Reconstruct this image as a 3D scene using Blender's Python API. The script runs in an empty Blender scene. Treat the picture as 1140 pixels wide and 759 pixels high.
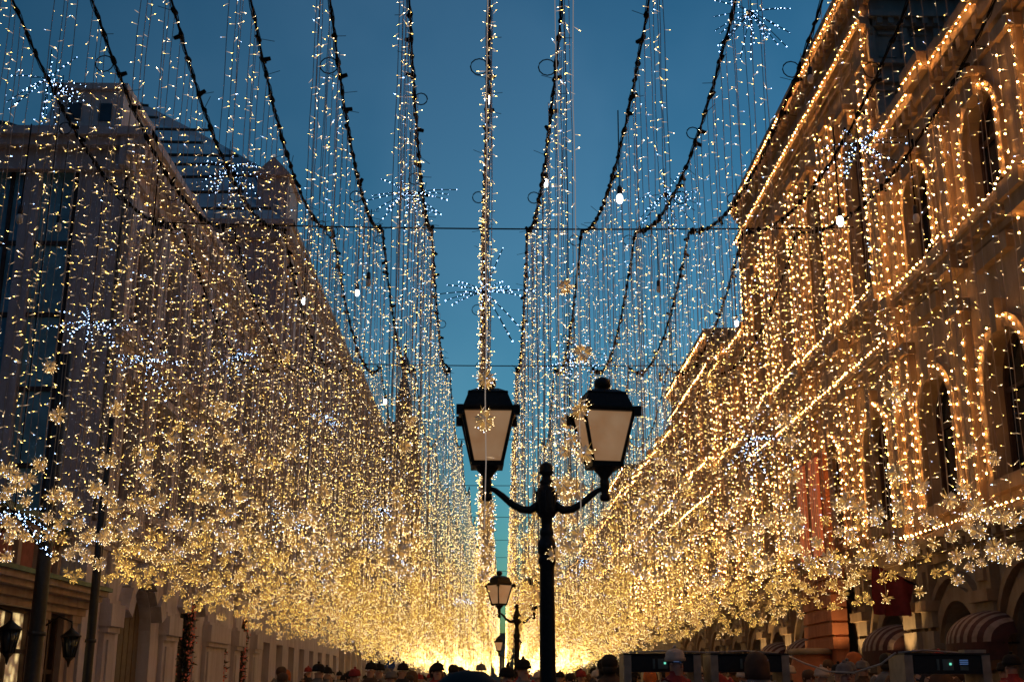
import bpy, math, random
import numpy as np
from mathutils import Vector, Matrix

# ------------------------------------------------------------------ scene, camera, light
SC = bpy.context.scene
COL = SC.collection
random.seed(11)
RNG = np.random.default_rng(5)
PI = math.pi

F_PX = 1340.0
TILT = math.atan(382.5 / F_PX)
YAW = math.atan(24 * math.cos(TILT) / F_PX)
cam_d = bpy.data.cameras.new('camera')
cam = bpy.data.objects.new('camera', cam_d); COL.objects.link(cam)
cam_d.sensor_width = 36.0
cam_d.lens = F_PX / 1140.0 * 36.0
cam_d.clip_start = 0.1; cam_d.clip_end = 3000
cam.location = (0, 0, 1.65)
cam.rotation_euler = (PI / 2 + TILT, 0, -YAW)
SC.camera = cam

SC.view_settings.view_transform = 'Standard'
SC.view_settings.look = 'None'
SC.view_settings.exposure = 0.0
SC.view_settings.gamma = 1.0
SC.view_settings.use_curve_mapping = False
SC.cycles.max_bounces = 5
SC.cycles.diffuse_bounces = 4
SC.cycles.glossy_bounces = 2
SC.cycles.transmission_bounces = 3
SC.cycles.transparent_max_bounces = 6
SC.cycles.sample_clamp_indirect = 12.0
SC.cycles.caustics_reflective = False
SC.cycles.caustics_refractive = False
SC.cycles.use_denoising = True
SC.cycles.filter_width = 1.6

world = bpy.data.worlds.new('World'); SC.world = world
world.use_nodes = True
wn = world.node_tree; wn.nodes.clear()
w_out = wn.nodes.new('ShaderNodeOutputWorld')
w_bg = wn.nodes.new('ShaderNodeBackground')
w_sky = wn.nodes.new('ShaderNodeTexSky')
w_sky.sky_type = 'NISHITA'; w_sky.sun_disc = False
w_sky.sun_elevation = math.radians(-3.5); w_sky.sun_rotation = math.radians(48)
w_sky.altitude = 150; w_sky.ozone_density = 3.0
w_tint = wn.nodes.new('ShaderNodeMix'); w_tint.data_type = 'RGBA'; w_tint.blend_type = 'MULTIPLY'
w_tint.inputs[0].default_value = 1.0
w_noise = wn.nodes.new('ShaderNodeTexNoise'); w_noise.inputs['Scale'].default_value = 3.6; w_noise.inputs['Detail'].default_value = 4
w_ramp = wn.nodes.new('ShaderNodeValToRGB')
w_ramp.color_ramp.elements[0].position = 0.40; w_ramp.color_ramp.elements[0].color = (0.66, 2.0, 1.18, 1)
w_ramp.color_ramp.elements[1].position = 0.60; w_ramp.color_ramp.elements[1].color = (1.25, 2.55, 1.40, 1)
w_tc = wn.nodes.new('ShaderNodeTexCoord')
wn.links.new(w_tc.outputs['Generated'], w_noise.inputs['Vector'])
wn.links.new(w_noise.outputs['Fac'], w_ramp.inputs[0])
wn.links.new(w_sky.outputs[0], w_tint.inputs[6])
wn.links.new(w_ramp.outputs[0], w_tint.inputs[7])
wn.links.new(w_tint.outputs[2], w_bg.inputs[0])
wn.links.new(w_bg.outputs[0], w_out.inputs[0])
w_bg.inputs[1].default_value = 3.0

# ------------------------------------------------------------------ materials
def new_mat(name):
    m = bpy.data.materials.new(name); m.use_nodes = True
    nt = m.node_tree
    return m, nt, nt.nodes['Principled BSDF']

def stone(name, c1, c2, scale=1.2, rough=0.85, bump=0.25, block=None):
    m, nt, b = new_mat(name)
    tc = nt.nodes.new('ShaderNodeTexCoord')
    n = nt.nodes.new('ShaderNodeTexNoise'); n.inputs['Scale'].default_value = scale; n.inputs['Detail'].default_value = 8
    n.inputs['Roughness'].default_value = 0.65
    r = nt.nodes.new('ShaderNodeValToRGB')
    r.color_ramp.elements[0].position = 0.3; r.color_ramp.elements[0].color = (*c1, 1)
    r.color_ramp.elements[1].position = 0.7; r.color_ramp.elements[1].color = (*c2, 1)
    nt.links.new(tc.outputs['Object'], n.inputs['Vector']); nt.links.new(n.outputs['Fac'], r.inputs[0])
    last = r.outputs[0]
    n2 = nt.nodes.new('ShaderNodeTexNoise'); n2.inputs['Scale'].default_value = scale * 14; n2.inputs['Detail'].default_value = 5
    nt.links.new(tc.outputs['Object'], n2.inputs['Vector'])
    bp = nt.nodes.new('ShaderNodeBump'); bp.inputs['Strength'].default_value = bump; bp.inputs['Distance'].default_value = 0.03
    nt.links.new(n2.outputs['Fac'], bp.inputs['Height'])
    # vertical soot streaks
    mp = nt.nodes.new('ShaderNodeMapping'); mp.inputs['Scale'].default_value = (3.0, 3.0, 0.25)
    n3 = nt.nodes.new('ShaderNodeTexNoise'); n3.inputs['Scale'].default_value = 1.5; n3.inputs['Detail'].default_value = 6
    r3 = nt.nodes.new('ShaderNodeValToRGB')
    r3.color_ramp.elements[0].position = 0.35; r3.color_ramp.elements[0].color = (0.74, 0.72, 0.70, 1)
    r3.color_ramp.elements[1].position = 0.6; r3.color_ramp.elements[1].color = (1, 1, 1, 1)
    mx = nt.nodes.new('ShaderNodeMix'); mx.data_type = 'RGBA'; mx.blend_type = 'MULTIPLY'; mx.inputs[0].default_value = 0.8
    nt.links.new(tc.outputs['Object'], mp.inputs[0]); nt.links.new(mp.outputs[0], n3.inputs['Vector']); nt.links.new(n3.outputs['Fac'], r3.inputs[0])
    nt.links.new(last, mx.inputs[6]); nt.links.new(r3.outputs[0], mx.inputs[7])
    nt.links.new(mx.outputs[2], b.inputs['Base Color'])
    nt.links.new(bp.outputs[0], b.inputs['Normal'])
    b.inputs['Roughness'].default_value = rough
    return m

def plain(name, c, rough=0.6, metal=0.0, noise=0.25, scale=8, spec=0.5):
    m, nt, b = new_mat(name)
    tc = nt.nodes.new('ShaderNodeTexCoord')
    n = nt.nodes.new('ShaderNodeTexNoise'); n.inputs['Scale'].default_value = scale; n.inputs['Detail'].default_value = 5
    r = nt.nodes.new('ShaderNodeValToRGB')
    r.color_ramp.elements[0].position = 0.3; r.color_ramp.elements[0].color = (*[x * (1 - noise) for x in c], 1)
    r.color_ramp.elements[1].position = 0.7; r.color_ramp.elements[1].color = (*[min(1, x * (1 + noise)) for x in c], 1)
    nt.links.new(tc.outputs['Object'], n.inputs['Vector']); nt.links.new(n.outputs['Fac'], r.inputs[0])
    nt.links.new(r.outputs[0], b.inputs['Base Color'])
    b.inputs['Roughness'].default_value = rough; b.inputs['Metallic'].default_value = metal
    b.inputs['Specular IOR Level'].default_value = spec
    return m

def glow(name, c, s, sampled=False, base=(0.5, 0.4, 0.3)):
    m, nt, b = new_mat(name)
    b.inputs['Base Color'].default_value = (*base, 1)
    b.inputs['Roughness'].default_value = 0.5
    b.inputs['Emission Color'].default_value = (*c, 1)
    b.inputs['Emission Strength'].default_value = s
    m.cycles.emission_sampling = 'FRONT' if sampled else 'NONE'
    return m

M = {}
M['gum'] = stone('ochre_sandstone', (0.32, 0.23, 0.16), (0.44, 0.33, 0.24), 0.9)
M['gum_trim'] = stone('ochre_trim_stone', (0.29, 0.20, 0.13), (0.40, 0.29, 0.20), 1.4)
M['grey_stone'] = stone('sky_greyed_stone', (0.27, 0.25, 0.23), (0.38, 0.35, 0.32), 1.5)  # cool sky light on the attic sides is put into this grey
M['granite'] = stone('brown_granite', (0.27, 0.23, 0.19), (0.38, 0.32, 0.27), 2.0)
M['left'] = stone('mauve_plaster', (0.42, 0.36, 0.40), (0.54, 0.47, 0.52), 0.8)
M['left_trim'] = stone('pale_mauve_stone', (0.47, 0.41, 0.45), (0.58, 0.52, 0.56), 1.3)
M['left_far'] = stone('warm_plaster', (0.38, 0.28, 0.23), (0.50, 0.38, 0.32), 0.7)
M['roof_grey'] = plain('zinc_roof', (0.74, 0.78, 0.82), 0.45, 0.1, 0.15, 1.5)
M['roof_dark'] = plain('dark_roof_metal', (0.05, 0.08, 0.10), 0.4, 0.4, 0.3, 3)
M['roof_green'] = plain('green_copper_roof', (0.05, 0.11, 0.08), 0.5, 0.2, 0.4, 4)
M['red_panel'] = plain('faded_red_panel', (0.30, 0.08, 0.06), 0.7)
M['wood_dark'] = plain('dark_wood', (0.06, 0.03, 0.02), 0.6)
M['black'] = plain('black_paint', (0.015, 0.013, 0.012), 0.45, 0.0, 0.35, 20)
M['iron'] = plain('cast_iron_paint', (0.014, 0.012, 0.011), 0.42, 0.3, 0.5, 25, 0.4)
M['cable'] = plain('black_rubber', (0.004, 0.004, 0.0045), 0.8, spec=0.1)
M['wire'] = plain('clear_brown_wire', (0.34, 0.26, 0.21), 0.4)
M['wire_glow'] = glow('self_glow_pale_wire', (1.0, 0.8, 0.65), 0.22, base=(.5, .45, .4))  # weak emission on the wire itself makes it look lit
M['wire_pale'] = plain('pale_wire', (0.45, 0.4, 0.36), 0.5)
M['asphalt'] = plain('granite_paving', (0.12, 0.11, 0.10), 0.8, 0, 0.4, 3)
M['kerb'] = plain('kerb_granite', (0.36, 0.34, 0.32), 0.8)
m, nt, b = new_mat('window_glass')
b.inputs['Base Color'].default_value = (0.02, 0.03, 0.04, 1); b.inputs['Roughness'].default_value = 0.12; b.inputs['IOR'].default_value = 1.6
M['glass'] = m
m, nt, b = new_mat('frosted_lamp_glass')
b.inputs['Base Color'].default_value = (0.55, 0.36, 0.22, 1); b.inputs['Roughness'].default_value = 0.5
b.inputs['Subsurface Weight'].default_value = 0.0
tcn = nt.nodes.new('ShaderNodeTexCoord'); nn = nt.nodes.new('ShaderNodeTexNoise'); nn.inputs['Scale'].default_value = 5; nn.inputs['Detail'].default_value = 6
rr = nt.nodes.new('ShaderNodeValToRGB'); rr.color_ramp.elements[0].color = (0.70, 0.34, 0.14, 1); rr.color_ramp.elements[1].color = (0.85, 0.50, 0.26, 1)
rr.color_ramp.elements[0].position = 0.3; rr.color_ramp.elements[1].position = 0.7
nt.links.new(tcn.outputs['Object'], nn.inputs['Vector']); nt.links.new(nn.outputs['Fac'], rr.inputs[0])
nt.links.new(rr.outputs[0], b.inputs['Emission Color']); b.inputs['Emission Strength'].default_value = 0.27  # faint emission stands in for garland light caught by the panes
M['frost'] = m
m.cycles.emission_sampling = 'NONE'
M['led'] = glow('warm_led', (1.0, 0.63, 0.13), 22.0, True)
M['led_pale'] = glow('pale_warm_led', (1.0, 0.72, 0.36), 22.0, True)
M['led_blue'] = glow('cold_led', (0.38, 0.60, 1.0), 20.0)
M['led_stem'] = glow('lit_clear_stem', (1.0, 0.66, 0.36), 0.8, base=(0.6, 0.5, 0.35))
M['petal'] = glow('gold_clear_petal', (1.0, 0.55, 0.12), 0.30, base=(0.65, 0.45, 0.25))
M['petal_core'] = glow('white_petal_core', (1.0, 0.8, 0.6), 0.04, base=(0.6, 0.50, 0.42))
M['bulb_fac'] = glow('facade_bulb', (1.0, 0.42, 0.10), 112.0, True)
M['bulb_on'] = glow('lit_white_bulb', (0.85, 0.93, 1.0), 7.0, True, (0.9, 0.9, 0.9))
M['bulb_off'] = plain('unlit_frosted_bulb', (0.62, 0.56, 0.52), 0.3)
M['xmas'] = plain('christmas_greenery', (0.03, 0.035, 0.02), 0.8)
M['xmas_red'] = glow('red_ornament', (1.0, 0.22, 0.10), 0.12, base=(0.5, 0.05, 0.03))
M['shop'] = None
m, nt, b = new_mat('lit_shop_interior')
tcn = nt.nodes.new('ShaderNodeTexCoord'); nn = nt.nodes.new('ShaderNodeTexVoronoi'); nn.inputs['Scale'].default_value = 5
rr = nt.nodes.new('ShaderNodeValToRGB'); rr.color_ramp.elements[0].color = (1.0, 0.72, 0.30, 1); rr.color_ramp.elements[1].color = (0.10, 0.05, 0.02, 1)
rr.color_ramp.elements[0].position = 0.15; rr.color_ramp.elements[1].position = 0.6
nt.links.new(tcn.outputs['Object'], nn.inputs['Vector']); nt.links.new(nn.outputs['Distance'], rr.inputs[0])
nt.links.new(rr.outputs[0], b.inputs['Emission Color']); b.inputs['Emission Strength'].default_value = 0.9
m.cycles.emission_sampling = 'NONE'
M['shop'] = m
M['awn_red'] = plain('burgundy_canvas', (0.05, 0.012, 0.014), 0.8)
M['awn_white'] = plain('dusty_white_canvas', (0.24, 0.18, 0.17), 0.8)
M['flag_red'] = plain('burgundy_cloth', (0.12, 0.008, 0.02), 0.8)
M['portal_red'] = stone('red_light_tinted_plaster', (0.36, 0.12, 0.06), (0.46, 0.17, 0.09), 1.0)  # red light on the entrance bay is put into this colour
M['portal_lit'] = glow('backlit_red_panel', (1.0, 0.22, 0.06), 0.25, True, (0.6, 0.1, 0.05))
M['beige'] = plain('beige_plastic', (0.36, 0.30, 0.22), 0.5)
M['screen_green'] = glow('green_indicator', (0.2, 1.0, 0.7), .9)
M['screen_blue'] = glow('blue_display', (0.1, 0.35, 0.9), .2)
M['screen_grey'] = plain('grey_display_glass', (0.10, 0.14, 0.13), 0.3)
M['skin'] = plain('skin', (0.45, 0.27, 0.20), 0.6, 0, 0.1)
M['c_dark'] = plain('dark_wool', (0.02, 0.02, 0.025), 0.9)
M['c_brown'] = plain('brown_wool', (0.09, 0.05, 0.03), 0.9)
M['c_red'] = plain('red_wool', (0.28, 0.03, 0.03), 0.9)
M['c_grey'] = plain('grey_wool', (0.16, 0.15, 0.15), 0.9)
M['c_cream'] = plain('cream_wool', (0.5, 0.42, 0.36), 0.9)
M['c_hair'] = plain('dark_hair', (0.02, 0.014, 0.01), 0.8)
M['c_orange'] = plain('orange_fabric', (0.45, 0.12, 0.03), 0.8)
M['hat_dark'] = plain('black_wool_hat', (0.008, 0.007, 0.008), 0.95, 0, 0.5, 120)
M['flag_blue'] = plain('blue_cloth', (0.02, 0.05, 0.25), 0.8)

# ------------------------------------------------------------------ mesh helpers
class MB:
    """collects geometry with material indices"""
    def __init__(s): s.v = []; s.f = []; s.m = []; s.smooth = []
    def add(s, V, Fc, mi=0, sm=False):
        o = len(s.v); s.v.extend([tuple(p) for p in V])
        for f in Fc: s.f.append(tuple(i + o for i in f)); s.m.append(mi); s.smooth.append(sm)
        return s
    def box(s, x0, x1, y0, y1, z0, z1, mi=0):
        if x0 > x1: x0, x1 = x1, x0
        if y0 > y1: y0, y1 = y1, y0
        if z0 > z1: z0, z1 = z1, z0
        V = [(x0,y0,z0),(x1,y0,z0),(x1,y1,z0),(x0,y1,z0),(x0,y0,z1),(x1,y0,z1),(x1,y1,z1),(x0,y1,z1)]
        return s.add(V, [(0,3,2,1),(4,5,6,7),(0,1,5,4),(1,2,6,5),(2,3,7,6),(3,0,4,7)], mi)
    def prism(s, poly, fn, mi=0):
        """poly: 2D points; fn(p, 0/1)->3D for both ends"""
        n = len(poly)
        V = [fn(p, 0) for p in poly] + [fn(p, 1) for p in poly]
        Fc = [tuple(range(n))[::-1], tuple(range(n, 2 * n))]
        for i in range(n):
            j = (i + 1) % n; Fc.append((i, j, n + j, n + i))
        return s.add(V, Fc, mi)
    def lathe(s, prof, cx, cy, n=16, mi=0, sm=True, cz=0, rot=0.0):
        V = []; Fc = []
        for r, z in prof:
            for k in range(n):
                a = 2 * PI * k / n + rot; V.append((cx + r * math.cos(a), cy + r * math.sin(a), cz + z))
        for i in range(len(prof) - 1):
            for k in range(n):
                j = (k + 1) % n
                Fc.append((i*n+k, i*n+j, (i+1)*n+j, (i+1)*n+k))
        Fc.append(tuple(range(n))[::-1]); Fc.append(tuple((len(prof)-1)*n + k for k in range(n)))
        return s.add(V, Fc, mi, sm)
    def tube(s, pts, r, n=6, mi=0, sm=True):
        pts = [Vector(p) for p in pts]; V = []; Fc = []
        N = len(pts)
        for i, p in enumerate(pts):
            d = (pts[min(i+1, N-1)] - pts[max(i-1, 0)]).normalized()
            a = Vector((0, 0, 1)) if abs(d.z) < 0.9 else Vector((1, 0, 0))
            e1 = d.cross(a).normalized(); e2 = d.cross(e1)
            rr = r[i] if isinstance(r, (list, tuple)) else r
            for k in range(n):
                t = 2 * PI * k / n
                V.append(p + e1 * (rr * math.cos(t)) + e2 * (rr * math.sin(t)))
        for i in range(N - 1):
            for k in range(n):
                j = (k + 1) % n
                Fc.append((i*n+k, i*n+j, (i+1)*n+j, (i+1)*n+k))
        Fc.append(tuple(range(n))[::-1]); Fc.append(tuple((N-1)*n + k for k in range(n)))
        return s.add(V, Fc, mi, sm)
    def ball(s, c, r, n=8, mi=0, sz=1.0):
        m_ = max(3, n // 2)
        prof = [(max(1e-4, r * math.sin(PI * i / m_)), -r * sz * math.cos(PI * i / m_)) for i in range(m_ + 1)]
        return s.lathe(prof, c[0], c[1], n, mi, True, c[2])
    def arrays(s, V, T, mi=0):
        """numpy verts (n,3) and tris (m,3)"""
        o = len(s.v); s.v.extend(map(tuple, V.tolist()))
        s.f.extend(map(tuple, (T + o).tolist())); s.m.extend([mi] * len(T)); s.smooth.extend([False] * len(T))
        return s
    def mesh(s, name, mats, off=(0, 0, 0)):
        me = bpy.data.meshes.new(name)
        if off != (0, 0, 0):
            ox, oy, oz = off
            vv = [(x - ox, y - oy, z - oz) for x, y, z in s.v]
        else: vv = s.v
        me.from_pydata(vv, [], s.f)
        for mt in (mats if isinstance(mats, (list, tuple)) else [mats]): me.materials.append(mt)
        me.polygons.foreach_set('material_index', s.m)
        me.polygons.foreach_set('use_smooth', s.smooth)
        me.update()
        return me

def sticks(P, D, L, r, taper=0.35):
    """3-sided bipyramids: start P, unit direction D, length L, radius r (arrays) -> verts, tris"""
    n = len(P)
    L = np.broadcast_to(np.asarray(L, float), (n,)); r = np.broadcast_to(np.asarray(r, float), (n,))
    a = np.where(np.abs(D[:, 2:3]) < 0.9, np.array([[0, 0, 1.0]]), np.array([[1.0, 0, 0]]))
    e1 = np.cross(D, a); e1 /= np.linalg.norm(e1, axis=1, keepdims=True)
    e2 = np.cross(D, e1)
    V = np.empty((n, 5, 3))
    V[:, 0] = P; V[:, 1] = P + D * L[:, None]
    mid = P + D * (L * taper)[:, None]
    for k in range(3):
        t = 2 * PI * k / 3
        V[:, 2 + k] = mid + (e1 * math.cos(t) + e2 * math.sin(t)) * r[:, None]
    base = np.array([[0,3,2],[0,4,3],[0,2,4],[1,2,3],[1,3,4],[1,4,2]])
    T = (base[None] + (np.arange(n) * 5)[:, None, None]).reshape(-1, 3)
    return V.reshape(-1, 3), T

def octas(C, r):
    n = len(C); r = np.broadcast_to(np.asarray(r, float), (n,))
    o = np.array([[1,0,0],[-1,0,0],[0,1,0],[0,-1,0],[0,0,1],[0,0,-1]], float)
    V = C[:, None, :] + o[None] * r[:, None, None]
    base = np.array([[0,2,4],[2,1,4],[1,3,4],[3,0,4],[2,0,5],[1,2,5],[3,1,5],[0,3,5]])
    T = (base[None] + (np.arange(n) * 6)[:, None, None]).reshape(-1, 3)
    return V.reshape(-1, 3), T

def link(name, me, parent=None):
    o = bpy.data.objects.new(name, me); COL.objects.link(o)
    if parent is not None: o.parent = parent
    return o
def root_loc(p):
    while p.parent is not None: p = p.parent
    return tuple(p.location)
def part(name, mb, mats, parent, label=None, kind=None):
    o = link(name, mb.mesh(name, mats, root_loc(parent)), parent)
    if label: o['label'] = label
    if kind: o['kind'] = kind
    return o
def thing(name, label, cat, loc=(0, 0, 0), group=None):
    o = bpy.data.objects.new(name, None); COL.objects.link(o)
    o.location = loc; o.empty_display_size = 0.3
    o['label'] = label; o['category'] = cat
    if group: o['group'] = group
    return o
def single(name, mb, mats, label, cat, loc=(0, 0, 0), group=None):
    o = link(name, mb.mesh(name, mats, loc)); o.location = loc
    o['label'] = label; o['category'] = cat
    if group: o['group'] = group
    return o
def structure(name, mb, mats):
    o = link(name, mb.mesh(name, mats)); o['kind'] = 'structure'; return o
ORD = ['zeroth','first','second','third','fourth','fifth','sixth','seventh','eighth','ninth','tenth','eleventh','twelfth','thirteenth','fourteenth','fifteenth','sixteenth','seventeenth','eighteenth','nineteenth','twentieth']
def ordn(i):
    if i <= 20: return ORD[i]
    tens = {2: 'twenty', 3: 'thirty', 4: 'forty', 5: 'fifty'}[i // 10]
    return tens + '-' + ORD[i % 10] if i % 10 else {20: 'twentieth', 30: 'thirtieth', 40: 'fortieth', 50: 'fiftieth'}[i]

XL, XR = -8.5, 9.8

# ------------------------------------------------------------------ ground
GZ = 0.2
g = MB(); g.box(-1200, 1200, -200, 2400, -0.5, GZ); structure('ground', g, M['asphalt'])
g = MB(); g.box(-5.6, 6.2, -30, 330, GZ + 0.004, GZ + 0.010); structure('street_paving', g, plain('worn_paving', (0.30, 0.27, 0.25), 0.6, 0, 0.3, 5))
for x0, x1 in ((-8.3, -5.6), (6.2, 9.0)):
    g = MB(); g.box(x0, x1, -30, 330, GZ - .1, GZ + 0.12); structure('pavement', g, M['kerb'])

# ------------------------------------------------------------------ facades
class Fac:
    """street facade in (u = metres out towards the street, y, z)"""
    def __init__(s, X): s.X = X; s.g = -1 if X > 0 else 1
    def x(s, u): return s.X + s.g * u
    def box(s, mb, u0, u1, y0, y1, z0, z1, mi=0): mb.box(s.x(u0), s.x(u1), y0, y1, z0, z1, mi)
    def arch_poly(s, yc, w, zs, zt, n=14):
        """points of the arc from left to right springing zs, crown zt"""
        return [(yc - w / 2 * math.cos(PI * k / n), zs + (zt - zs) * math.sin(PI * k / n)) for k in range(n + 1)]
    def spandrel(s, mb, u0, u1, yc, w, zs, zt, ztop, mi=0, n=14):
        """stone above an arched opening up to ztop"""
        a = s.arch_poly(yc, w, zs, zt, n)
        for k in range(n):
            p, q = a[k], a[k + 1]
            poly = [p, q, (q[0], ztop), (p[0], ztop)]
            mb.prism(poly, lambda c, e: (s.x(u0 if e == 0 else u1), c[0], c[1]), mi)
    def arch_band(s, mb, u0, u1, yc, w, zs, zt, t, mi=0, n=16, zbase=None):
        a = s.arch_poly(yc, w, zs, zt, n); b_ = s.arch_poly(yc, w + 2 * t, zs, zt + t, n)
        for k in range(n):
            poly = [a[k], a[k + 1], b_[k + 1], b_[k]]
            mb.prism(poly, lambda c, e: (s.x(u0 if e == 0 else u1), c[0], c[1]), mi)
        if zbase is not None:
            for sg in (-1, 1):
                ya, yb = yc + sg * w / 2, yc + sg * (w / 2 + t)
                s.box(mb, u0, u1, ya, yb, zbase, zs, mi)
    def panel(s, mb, u0, u1, y0, y1, z0, z1, ops, mi=0):
        """wall y0..y1, z0..z1 with openings (yc, w, zb, zt, arched)"""
        ops = sorted(ops); y = y0
        for yc, w, zb, zt, ar in ops:
            a, b_ = yc - w / 2, yc + w / 2
            if a > y + 1e-3: s.box(mb, u0, u1, y, a, z0, z1, mi)
            if zb > z0 + 1e-3: s.box(mb, u0, u1, a, b_, z0, zb, mi)
            if ar: s.spandrel(mb, u0, u1, yc, w, zt - ar, zt, z1, mi)
            elif zt < z1 - 1e-3: s.box(mb, u0, u1, a, b_, zt, z1, mi)
            y = b_
        if y < y1 - 1e-3: s.box(mb, u0, u1, y, y1, z0, z1, mi)
    def cornice(s, mb, y0, y1, z, h, proj, dent=True, mi=0, back=0.0):
        """stepped moulding with dentils, top at z"""
        s.box(mb, -back, proj, y0, y1, z - h * 0.22, z, mi)
        s.box(mb, -back, proj * 0.82, y0, y1, z - h * 0.42, z - h * 0.22, mi)
        s.box(mb, -back, proj * 0.45, y0, y1, z - h * 0.72, z - h * 0.42, mi)
        s.box(mb, -back, proj * 0.25, y0, y1, z - h, z - h * 0.72, mi)
        if dent:
            st = 0.42; n = int((y1 - y0) / st)
            for k in range(n):
                yy = y0 + (k + 0.5) * st
                s.box(mb, proj * 0.45, proj * 0.78, yy - 0.10, yy + 0.10, z - h * 0.66, z - h * 0.42, mi)

def window(fc, parent, yc, w, zb, zt, arched, u=-0.32, fm='wood_dark', gm='glass', depth=0.08):
    f = MB(); t = 0.09
    fc.box(f, u, u + depth, yc - w / 2, yc - w / 2 + t, zb, zt - (arched or 0))
    fc.box(f, u, u + depth, yc + w / 2 - t, yc + w / 2, zb, zt - (arched or 0))
    fc.box(f, u, u + depth, yc - w / 2 + t, yc + w / 2 - t, zb, zb + t)
    fc.box(f, u, u + depth, yc - 0.035, yc + 0.035, zb + t, zt - 0.05)
    tz = zb + (zt - zb) * 0.62
    fc.box(f, u, u + depth * 0.9, yc - w / 2 + t, yc + w / 2 - t, tz - 0.04, tz + 0.04)
    if arched: fc.arch_band(f, u, u + depth, yc, w - 2 * t, zt - arched, zt - t, t)
    else: fc.box(f, u, u + depth, yc - w / 2 + t, yc + w / 2 - t, zt - t, zt)
    wo = part('window', f, M[fm], parent)
    p = MB()
    if arched:
        a = fc.arch_poly(yc, w - 0.02, zt - arched, zt, 12)
        poly = [(yc - w / 2 + .01, zb)] + a + [(yc + w / 2 - .01, zb)]
        p.prism(poly, lambda c, e: (fc.x(u - 0.04 if e == 0 else u - 0.01), c[0], c[1]))
    else: fc.box(p, u - 0.04, u - 0.01, yc - w / 2, yc + w / 2, zb, zt)
    part('pane', p, M[gm], wo)
    return wo

def bulb_run(pts, spacing, label, group, r=0.034):
    """a string of bulbs along a polyline fixed to a facade"""
    pts = [Vector(p) for p in pts]
    mb = MB(); mb.tube(pts, 0.009, 4)
    C = []
    acc = 0.0
    for a, b_ in zip(pts[:-1], pts[1:]):
        L = (b_ - a).length; t = spacing - acc if acc > 0 else 0
        while t <= L:
            p = a.lerp(b_, t / L)
            C.append((p.x + random.gauss(0, .012), p.y + random.gauss(0, .012), p.z + random.gauss(0, .012) + .02)); t += spacing * random.uniform(.85, 1.15)
        acc = L - (t - spacing)
        if acc < 0 or acc > spacing: acc = 0
    th = thing('bulb_string', label, 'string lights', tuple(pts[0]), group)
    part('wire', mb, M['wire'], th)
    if C:
        b2 = MB(); V, T = octas(np.array(C), r); b2.arrays(V, T)
        part('bulbs', b2, M['bulb_fac'], th, kind='stuff')
    return th

# ---- right: long arcade building ------------------------------------------
R = Fac(XR)
gum = thing('arcade_building', 'long ochre stone arcade building outlined in warm bulbs along the right side of the street', 'building', (XR, 27, 0))
wall = MB(); trim = MB(); base = MB(); roof = MB()
BASE_Z = 14.8
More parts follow.
